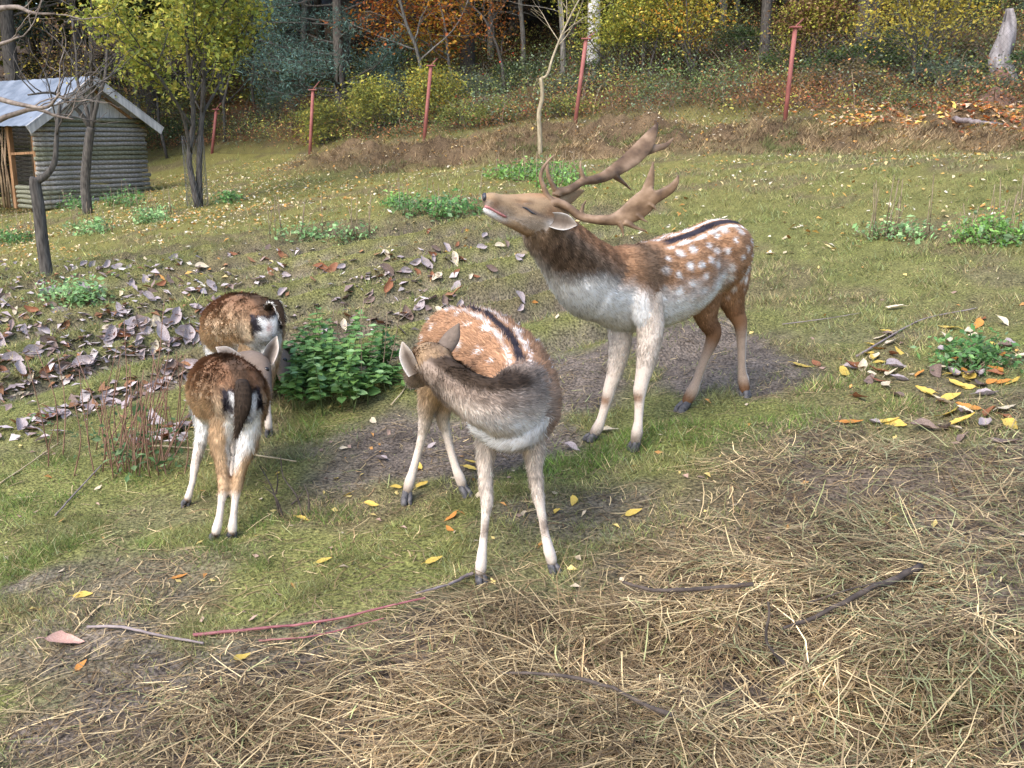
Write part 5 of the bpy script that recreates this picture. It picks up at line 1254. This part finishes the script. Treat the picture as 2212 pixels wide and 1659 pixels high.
# ------------------------------------------------------------------ log hut
def build_hut():
    M_LOG = mat_noise('weathered_log', (.13, .12, .11), (.34, .32, .30), 5, (8, 8, 1.2), bump=.6, c3=(.22, .205, .18), coord='Generated')
    M_LOGM = mat_noise('mossy_log', (.085, .085, .060), (.25, .24, .19), 5, (8, 8, 1.2), bump=.6, c3=(.15, .15, .10), coord='Generated')
    M_BOARD = mat_noise('pale_board', (.26, .25, .24), (.50, .48, .46), 3, (6, 6, .6), bump=.3, coord='Generated')
    M_ROOF = mat_noise('zinc_roof', (.13, .155, .195), (.24, .27, .32), 3, (1, 1, 1), rough=.55, spec=.4, metal=.2, bump=.08)
    M_FRAME = mat_noise('brown_timber', (.14, .075, .035), (.30, .17, .085), 5, (6, 6, .8), bump=.3)
    M_CANE = mat_noise('brown_cane', (.10, .065, .04), (.30, .21, .13), 8, (4, 4, .6), bump=.4)
    A = W(96, 448, 21.0); B = W(317, 433, 23.0); zb = min(A[2], B[2]) - .05; root = empty('log_hut', (A[0], A[1], zb)); o = np.array([A[0], A[1], zb])
    u = (B - A); u[2] = 0; width = np.linalg.norm(u); u /= width; w = np.array([-u[1], u[0], 0]); long = 5.2; H = W(96, 252, 21.0)[2] - zb
    z = np.array([0, 0, 1.0]); n = 19; r = H / n / 2 * .93; R = random.Random(5)
    def log(p, q, rad, mat, name='log'):
        mb = MB(); k = 6; P = np.linspace(p, q, k); P[1:-1] += np.array([[R.gauss(0, .006), R.gauss(0, .006), R.gauss(0, .006)] for _ in range(k - 2)]); mb.tube(P, np.array([rad * R.uniform(.92, 1.06) for _ in range(k)]), 10); return link(name, mb.mesh(name, mat), root)
    for i in range(n):
        zz = (i + .5) * H / n; m = M_LOG if R.random() < .55 else M_LOGM
        log(-u * R.uniform(.06, .12) + z * zz, u * (width + R.uniform(.05, .14)) + z * zz, r, m)
        log(u * width + w * .12 + z * (zz + .01), u * width + w * long + z * (zz + .01), r, m)
        log(w * long + u * .1 + z * zz, w * long + u * width + z * zz, r, m)
    # side with the doorway: short low logs, frame, then upright canes
    for i in range(5): zz = (i + .5) * H / n; log(w * .12 + z * zz, w * 1.25 + z * zz, r, M_LOGM)
    def timber(p, q, a, b, mat, name): 
        mb = MB(); d = q - p; L = np.linalg.norm(d); d /= L; s = np.cross(d, u if abs(d[2]) > .9 else z); s /= np.linalg.norm(s); t = np.cross(s, d); mb.box((p + q) / 2, (L, a, b), np.stack([d, s, t], 1)); return link(name, mb.mesh(name, mat, False), root)
    for k in (.06, .95): timber(w * k - u * .02 + z * 0, w * k - u * .02 + z * (H - .02), .09, .09, M_FRAME, 'door_post')
    timber(w * .02 - u * .03 + z * H * .62, w * 1.0 - u * .03 + z * H * .60, .06, .05, M_FRAME, 'rail'); timber(w * .02 - u * .035 + z * (H - .06), w * long - u * .035 + z * (H - .06), .08, .07, M_FRAME, 'rail')
    for k in range(46):
        s = 1.05 + k * .088 + R.gauss(0, .02); mb = MB(); mb.tube([w * s - u * (.04 + R.random() * .05) + z * 0, w * (s + R.gauss(0, .05)) - u * (.07 + R.random() * .05) + z * H * .5, w * (s + R.gauss(0, .09)) - u * .05 + z * H * R.uniform(.9, 1.0)], [.024, .02, .014], 6); link('cane', mb.mesh('cane', M_CANE), root)
    for k in range(9):
        s = .14 + k * .088; mb = MB(); mb.tube([w * s + u * .35 + z * .3, w * s + u * .37 + z * H * .9], [.016, .012], 6); link('cane', mb.mesh('cane', M_CANE), root)
    # gable boards
    rise = .78; hw = width / 2; apex = u * hw + z * (H + rise)
    nb = 10
    for k in range(nb):
        a0 = width * k / nb + .006; a1 = width * (k + 1) / nb - .006; hgt = lambda a: rise * (1 - abs(a - hw) / hw); mb = MB(); f = -w * .0
        V = []
        for off in (-.012, .012):
            for a, zz in ((a0, 0), (a1, 0), (a1, hgt(a1)), (a0, hgt(a0))): V.append(u * a + w * (off + .03) + z * (H + .004 + max(.003, zz)) if zz else u * a + w * (off + .03) + z * (H + .004))
        mb.add(V, [(0, 1, 2, 3), (7, 6, 5, 4), (0, 4, 5, 1), (1, 5, 6, 2), (2, 6, 7, 3), (3, 7, 4, 0)]); link('gable_board', mb.mesh('gable_board', M_BOARD, False), root)
    ov = .34; sl = rise / hw; th = .03
    for sg, base in ((-1, 0.), (1, width)):
        e = u * (base + sg * ov) + z * (H - sl * ov + .03); rd = apex + z * .03
        p0, p1 = e - w * .30, rd - w * .30; q0, q1 = e + w * (long + .3), rd + w * (long + .3); nrm = np.cross(p1 - p0, q0 - p0); nrm /= np.linalg.norm(nrm); nrm = nrm if nrm[2] > 0 else -nrm
        mb = MB(); m = 40; V = []; F = []
        for i in range(m + 1):
            for pa, pb in ((p0, q0), (p1, q1)):
                q = lerp(pa, pb, i / m) + nrm * (.012 * (i % 2)); V += [q, q + nrm * .006]
        for i in range(m):
            k = i * 4; F += [(k, k + 2, k + 6, k + 4), (k + 1, k + 5, k + 7, k + 3), (k, k + 4, k + 5, k + 1), (k + 2, k + 3, k + 7, k + 6)]
        mb.add(V, F); link('roof_sheet', mb.mesh('roof_sheet', M_ROOF, False), root)
        timber(p0 + w * .02 - z * .06 - nrm * .01, p1 + w * .02 - z * .06 - nrm * .01, .03, .17, M_BOARD, 'barge_board')
        timber(lerp(p0, p1, .12) + w * .30 - z * .20, lerp(p0, p1, .97) + w * .30 - z * .16, .04, .05, M_FRAME, 'rafter')
    tag(root, 'small log hut with zinc roof and pale gable boards', 'hut')

# ------------------------------------------------------------------ plants, sticks, stump
def nettle_leaf(mat):
    V = []; F = []; nu = 6
    for i in range(nu):
        t = i / (nu - 1); w = .42 * math.sin(math.pi * (t * .86 + .12)) ** .9 * (1 - t * .25); zz = -.25 * t * t
        V += [(t, -w, zz + .10), (t, 0, zz), (t, w, zz + .10)]
    for i in range(nu - 1):
        for j in range(2): k = i * 3 + j; F.append((k, k + 3, k + 4, k + 1))
    mb = MB(); mb.add(V, F); mb.tube([(-.35, 0, .0), (0, 0, 0)], .02, 4); return mb.mesh('leaf', mat)
def build_plants():
    NC = [((.14, .27, .06), (.26, .42, .12)), ((.09, .20, .06), (.18, .32, .10)), ((.20, .34, .13), (.34, .50, .22))]
    NL = [nettle_leaf(mat_noise('nettle_leaf', a, b, 3, rough=.5, spec=.35, bump=.3, transl=.3)) for a, b in NC]
    M_STEM = mat_noise('green_stem', (.06, .09, .03), (.14, .16, .06), 20, bump=.2); M_DRYSTEM = mat_noise('dry_stem', (.12, .085, .055), (.30, .23, .15), 20, bump=.2); R = random.Random(6)
    # big clump between the deer
    c = G(715, 868); root = empty('nettle_clump', tuple(c)); o = c; cnt = 0
    stems = []
    for k in range(74):
        px = R.uniform(600, 845); py = R.uniform(800, 900) - abs(px - 715) * .10; g = G(px, py); h = (.30 + .12 * R.random()) * (1 - .6 * (abs(px - 715) / 135) ** 2) * R.uniform(.45, 1.1)
        t = g + np.array([R.gauss(0, .06), R.gauss(0, .05), h]); P = spline(np.array([g, lerp(g, t, .5) + np.array([R.gauss(0, .02), R.gauss(0, .02), .01]), t]) - o, 6); stems.append((P, h))
    order = list(range(len(stems))); mb = MB()
    for P, h in stems: mb.tube(P, np.linspace(.004, .002, 6), 5)
    tag(link('stems', mb.mesh('stems', M_STEM), root), kind='stuff')
    rest = []
    for P, h in stems:
        a0 = R.random() * 6.28
        for q in range(9):
            t = .30 + .70 * q / 8; p = P[min(5, int(t * 5))] * 1.0; f = t * 5 - min(4, int(t * 5)); i = min(4, int(t * 5)); p = P[i] * (1 - f) + P[i + 1] * f; a = a0 + q * 1.57
            for s in (0, math.pi): rest.append((p, a + s, .026 + .030 * (1 - t * .6) * R.uniform(.7, 1.3), R.uniform(-.30, .05)))
    R.shuffle(rest); rest.sort(key=lambda q: -(q[0][2] - q[0][1] * .8) + R.gauss(0, .06))
    for i, (p, a, s, tl) in enumerate(rest[:298]): link('leaf', NL[R.choice([0, 0, 1, 2])], root, tuple(p), (R.gauss(0, .3), tl, a), s * 1.25)
    V = []; F = []; C = []; base = np.array([v.co for v in NL[0].vertices]); fc = [tuple(p.vertices) for p in NL[0].polygons]
    mb = MB()
    for p, a, s, tl in rest[298:]:
        M = (Matrix.Rotation(a, 3, 'Z') @ Matrix.Rotation(tl, 3, 'Y') @ Matrix.Rotation(R.gauss(0, .3), 3, 'X')); mb.add(base @ np.array(M).T * s * 1.2 + p, fc)
    tag(link('foliage', mb.mesh('foliage', NL[1].materials[0]), root), kind='stuff'); tag(root, 'bright green nettle clump growing between the doe and young deer', 'plant')
    for k in range(9):
        g = G(R.uniform(690, 840), R.uniform(800, 850)); mb = MB(); q = (R.gauss(.03, .04), R.gauss(0, .03), R.uniform(.3, .5)); mb.tube(spline(np.array([(0, 0, 0), (q[0] * .6, q[1] * .4, q[2] * .5), q]), 6) + g - o, np.linspace(.0035, .002, 6), 5); link('dry_stalk', mb.mesh('dry_stalk', M_DRYSTEM), root)
    # other patches of nettles
    pat = [((940, 452), (95, 16), .30, 'low nettle patch on the turf left of the buck muzzle', 1), ((1150, 372), (100, 18), .34, 'nettle patch growing at the foot of the pale sapling', 0), ((1215, 398), (60, 10), .28, 'nettle patch partly hidden behind the buck antlers', 0), ((270, 438), (42, 9), .5, 'dark green nettles against the right end of the log wall', 1), ((150, 448), (50, 8), .45, 'dark green nettles against the left end of the log wall', 1),
           ((2140, 515), (80, 14), .30, 'bright green nettle patch at the field edge beyond the buck rump', 0), ((1935, 505), (75, 14), .22, 'thin nettle patch with dry stalks behind the buck rump', 2), ((2105, 775), (55, 20), .14, 'small nettle patch among the yellow leaves', 1), ((190, 497), (55, 8), .3, 'nettle patch beside the crooked tree', 2), ((35, 515), (45, 10), .3, 'nettle patch left of the crooked tree', 1), ((860, 440), (25, 8), .2, 'tiny nettle tuft left of the low nettle patch', 0),
           ((330, 455), (50, 8), .25, 'loose nettles between the hut and the twin-stemmed tree', 2), ((495, 432), (18, 8), .22, 'tiny nettle tuft right of the twin-stemmed tree', 1), ((160, 640), (60, 14), .2, 'low weeds around the foot of the crooked tree', 2), ((330, 475), (30, 8), .22, 'small weed tuft on the turf below the hut corner', 2), ((690, 505), (110, 14), .14, 'thin weeds with dry stalks on the turf above the leaf drift', 2)]
    for (px, py), (rx, ry), h, lab, ci in pat:
        c = G(px, py + ry); root = empty('nettle_patch', tuple(c)); pts = []; mbs = MB(); dens = max(24, int(rx * ry / 22))
        thin = 'thin' in lab or 'loose' in lab
        for k in range(dens):
            a = R.random() * 6.28; q = math.sqrt(R.random()); g = G(px + math.cos(a) * q * rx, py + ry * .6 + math.sin(a) * q * ry * .6); hh = h * R.uniform(.25, .85) * (1 - .5 * q)
            t = g + np.array([R.gauss(0, .04), R.gauss(0, .04), hh]); mbs.tube(np.array([g, t]) - c, [.004, .002], 4)
            for z_ in range(3 if thin else 7): pts.append(lerp(g, t, .25 + .75 * z_ / 6) - c)
        Yd = c[1]; link('foliage', leaf_cloud(pts, .013 + .0009 * Yd, [np.array(NC[ci][0]) * 1.3, np.array(NC[ci][1]) * 1.1, NC[ci][0], (.16, .24, .12)], 3, .07, R.randrange(999), .8, name='foliage'), root)
        if thin or h > .25:
            for k in range(14): g = G(px + R.uniform(-rx, rx), py + R.uniform(0, ry)); mbs.tube(np.array([g, g + np.array([R.gauss(0, .04), 0, R.uniform(.2, .5)])]) - c, [.005, .003], 4)
        tag(link('stems', mbs.mesh('stems', M_DRYSTEM), root), kind='stuff'); tag(root, lab, 'plant')
    # thicket of thin reddish canes on the left
    M_CANER = mat_noise('reddish_cane', (.13, .065, .045), (.27, .16, .11), 15, (3, 3, .5), bump=.2); c = G(270, 1010); root = empty('cane_thicket', tuple(c)); pts = []
    for k in range(62):
        g = G(R.gauss(275, 62) if k < 44 else R.uniform(80, 410), R.uniform(955, 1035)); L = R.uniform(.18, .55); lean = (R.gauss(.10, .14), R.gauss(0, .10)); t = g + np.array([lean[0] * L * 1.6, lean[1] * L, L])
        mb = MB(); mb.tube(spline(np.array([g - np.array([0, 0, .02]), lerp(g, t, .5) + np.array([R.gauss(0, .015), R.gauss(0, .015), 0]), t]), 7) - c, np.linspace(.0036, .0018, 7), 5); link('cane', mb.mesh('cane', M_CANER), root)
        if R.random() < .6: pts.append(lerp(g, t, R.uniform(.05, .5)) - c)
    for (x0, y0), (x1, y1), dy in (((300, 1010), (355, 648), .2), ((262, 1000), (268, 690), .1), ((240, 1010), (165, 770), .1), ((345, 1010), (420, 800), .1)):
        g = G(x0, y0); t = W(x1, y1, g[1] + dy); mb = MB(); mb.tube(spline(np.array([g, lerp(g, t, .5) + np.array([.02, 0, 0]), t]), 8) - c, np.linspace(.004, .0016, 8), 5); link('cane', mb.mesh('cane', M_CANER), root)
    link('foliage', leaf_cloud(pts, .018, [(.10, .17, .07), (.15, .22, .10), (.07, .13, .05)], 6, .05, 5, .8, name='foliage'), root); tag(root, 'thicket of thin reddish dry canes left of the young deer', 'plant')
    # small bare shrub
    c = G(620, 1110); root = empty('bare_shrub', tuple(c)); M_DK = mat_noise('dark_twig', (.035, .028, .025), (.11, .085, .07), 20, bump=.3)
    for pix in ([(605, 1115), (590, 1060), (572, 1025), (560, 1005)], [(655, 1118), (640, 1070), (612, 1030), (606, 985)], [(668, 1112), (666, 1070), (656, 1045)], [(612, 1118), (596, 1075), (570, 1050)], [(630, 1090), (645, 1075), (655, 1060)], [(596, 1068), (600, 1040), (598, 1015)]):
        g0 = G(*pix[0]); P = [g0] + [W(px, py, g0[1] + .02 * i) for i, (px, py) in enumerate(pix[1:])]; mb = MB(); mb.tube(spline(np.array(P), 10) - c, np.linspace(.0045, .0016, 10), 6); link('twig', mb.mesh('twig', M_DK), root)
    tag(root, 'small bare blackish shrub between the young deer and doe', 'plant')
    # sticks lying about
    M_RED = mat_noise('red_bark', (.15, .045, .055), (.28, .11, .11), 12, (2, 2, 2), rough=.45, bump=.2); M_GRY = mat_noise('grey_bark', (.13, .10, .10), (.30, .25, .24), 15, bump=.3); M_PALE = mat_noise('pale_cane', (.32, .24, .14), (.50, .40, .26), 12, bump=.2)
    sticks = [('red dogwood rod lying on the mud left of the doe', M_RED, [(418, 1380), (560, 1366), (700, 1350), (920, 1325)], .006, .0035), ('thin red rod below the dogwood rod', M_RED, [(560, 1366 + 26), (680, 1384), (830, 1368)], .0035, .002), ('crooked grey twig lying beside the big pinkish leaf', M_GRY, [(190, 1362), (260, 1362), (340, 1380), (440, 1398)], .005, .004), ('dark stick half buried in hay right of the doe', M_DK, [(1345, 1290), (1390, 1308), (1430, 1314), (1530, 1308), (1625, 1300)], .005, .008),
              ('thick dark branch lying on the long dry hay', M_DK, [(1690, 1398), (1760, 1372), (1850, 1325), (1920, 1295), (1985, 1262)], .005, .012), ('grey twig leading from the doe hoof', M_GRY, [(900, 1310), (965, 1283), (1005, 1255), (1022, 1248)], .003, .007), ('long dark branch in the hay in the foreground', M_DK, [(1080, 1385 + 110), (1200, 1500), (1310, 1525), (1400, 1570), (1450, 1590)], .004, .007),
              ('pale dry cane lying behind the young deer legs', M_PALE, [(320, 968), (430, 975), (520, 985), (640, 1003)], .005, .0035), ('slender dark twig across the turf beyond the thick branch', M_DK, [(1740, 1340), (1830, 1312), (1930, 1285)], .003, .002), ('lichen covered twig lying on turf among yellow leaves', M_GRY, [(1850, 775), (1900, 745), (1960, 710), (2010, 690), (2110, 670)], .006, .003), ('thin bent twig on turf right of the buck', M_GRY, [(1690, 705), (1790, 692), (1860, 680)], .003, .002),
              ('grey twig on the turf below the cane thicket', M_GRY, [(120, 1120), (160, 1075), (220, 1010)], .004, .003), ('pale reed lying below the cane thicket', M_PALE, [(0, 1050), (60, 1010), (130, 960)], .004, .003), ('straight pale cane beside the nettle clump', M_PALE, [(845, 880), (870, 850), (890, 815)], .004, .003), ('bent dark twig standing up from the long hay', M_DK, None, 0, 0), ('short log lying on leaves below the orange drift', M_GRY, [(2060, 262), (2110, 268), (2165, 275)], .05, .03)]
    for lab, m, pix, r0, r1 in sticks:
        if pix is None: g = G(1712, 1462); P = np.array([g, W(1690, 1430, g[1] + .02), W(1655, 1385, g[1] + .04), W(1662, 1330, g[1] + .05), W(1660, 1300, g[1] + .06)]); r0, r1 = .006, .003
        else: P = np.array([G(px, py) + np.array([0, 0, .4 * max(r0, r1) + .012 + .045 * float(hay_amt(*G(px, py)[:2]))]) for px, py in pix])
        c = P[0].copy(); root = empty('stick', tuple(c)); mb = MB(); Q = spline(P, 18) - c; Q[1:-1] += rng.normal(0, .15 * max(r0, r1), Q[1:-1].shape)
        mb.tube(Q, np.linspace(r0, r1, 18) * rng.uniform(.85, 1.15, 18), 8); me = mb.mesh('stick', m); COL.objects.unlink(root); bpy.data.objects.remove(root); tag(link('stick', me, None, tuple(c)), lab, 'stick')
    # stump and mole hill
    b = W(2160, 198, 21.5); root = empty('tree_stump', (b[0], b[1], gz(b[0], b[1]))); o = np.array(root.location); P = spline(np.array([W(2172, 205, 21.5), W(2168, 160, 21.5), W(2160, 125, 21.5), W(2172, 90, 21.5), W(2182, 50, 21.5), W(2183, 18, 21.5)]) - o, 24)
    mb = MB(); rad = np.interp(np.linspace(0, 1, 24), [0, .2, .45, .6, .8, 1], [.30, .22, .17, .165, .12, .06]); v, f = tube_arrays(P, rad, 18); ph = rng.normal(0, 1, 6); a = np.arctan2(v[:, 1], v[:, 0]); v = v * 1.0; v[:, 0] += .03 * np.sin(a * 3 + v[:, 2] * 3 + ph[0]); v[:, 1] += .03 * np.cos(a * 4 + v[:, 2] * 4 + ph[1]); mb.add(v, f)
    link('trunk', mb.mesh('trunk', mat_noise('stump_wood', (.10, .08, .075), (.34, .31, .31), 3, (3, 3, .7), bump=.7, c3=(.21, .19, .19))), root)
    mb = MB(); P2 = P[:7] + np.array([-.10, -.04, 0]); mb.tube(P2, np.array([.32, .29, .26, .25, .23, .19, .10]), 14); link('bark', mb.mesh('bark', mat_noise('rotten_bark', (.09, .045, .035), (.22, .12, .09), 6, (2, 2, .8), bump=.8)), root); tag(root, 'leaning grey broken tree stump with red brown bark at its foot', 'stump')
    c = G(2150, 222) - np.array([0, 0, .05]); V = []; F = []; nr, na = 10, 24
    for i in range(nr):
        for j in range(na): q = i / (nr - 1); a = j / na * 6.283; V.append((math.cos(a) * q * .62, math.sin(a) * q * .5, .36 * (math.cos(q * math.pi) * .5 + .5) + .03 * R.uniform(-1, 1) - .03 - (.4 if i == nr - 1 else 0)))
    for i in range(nr - 1):
        for j in range(na): k = (j + 1) % na; F.append((i * na + j, (i + 1) * na + j, (i + 1) * na + k, i * na + k))
    mb = MB(); mb.add(V, F); tag(link('soil_mound', mb.mesh('soil_mound', mat_noise('crumbly_soil', (.09, .05, .035), (.22, .13, .09), 14, bump=.9, bdist=.03)), None, tuple(c)), 'rounded heap of brown soil below the grey stump', 'mound')
build_ground()
build_hut(); build_fence(); build_trees(); build_undergrowth()
build_buck(); build_doe(); build_fawn_near(); build_fawn_far()
build_plants(); build_leaves(); build_grass(); build_hay(); build_dry_band()
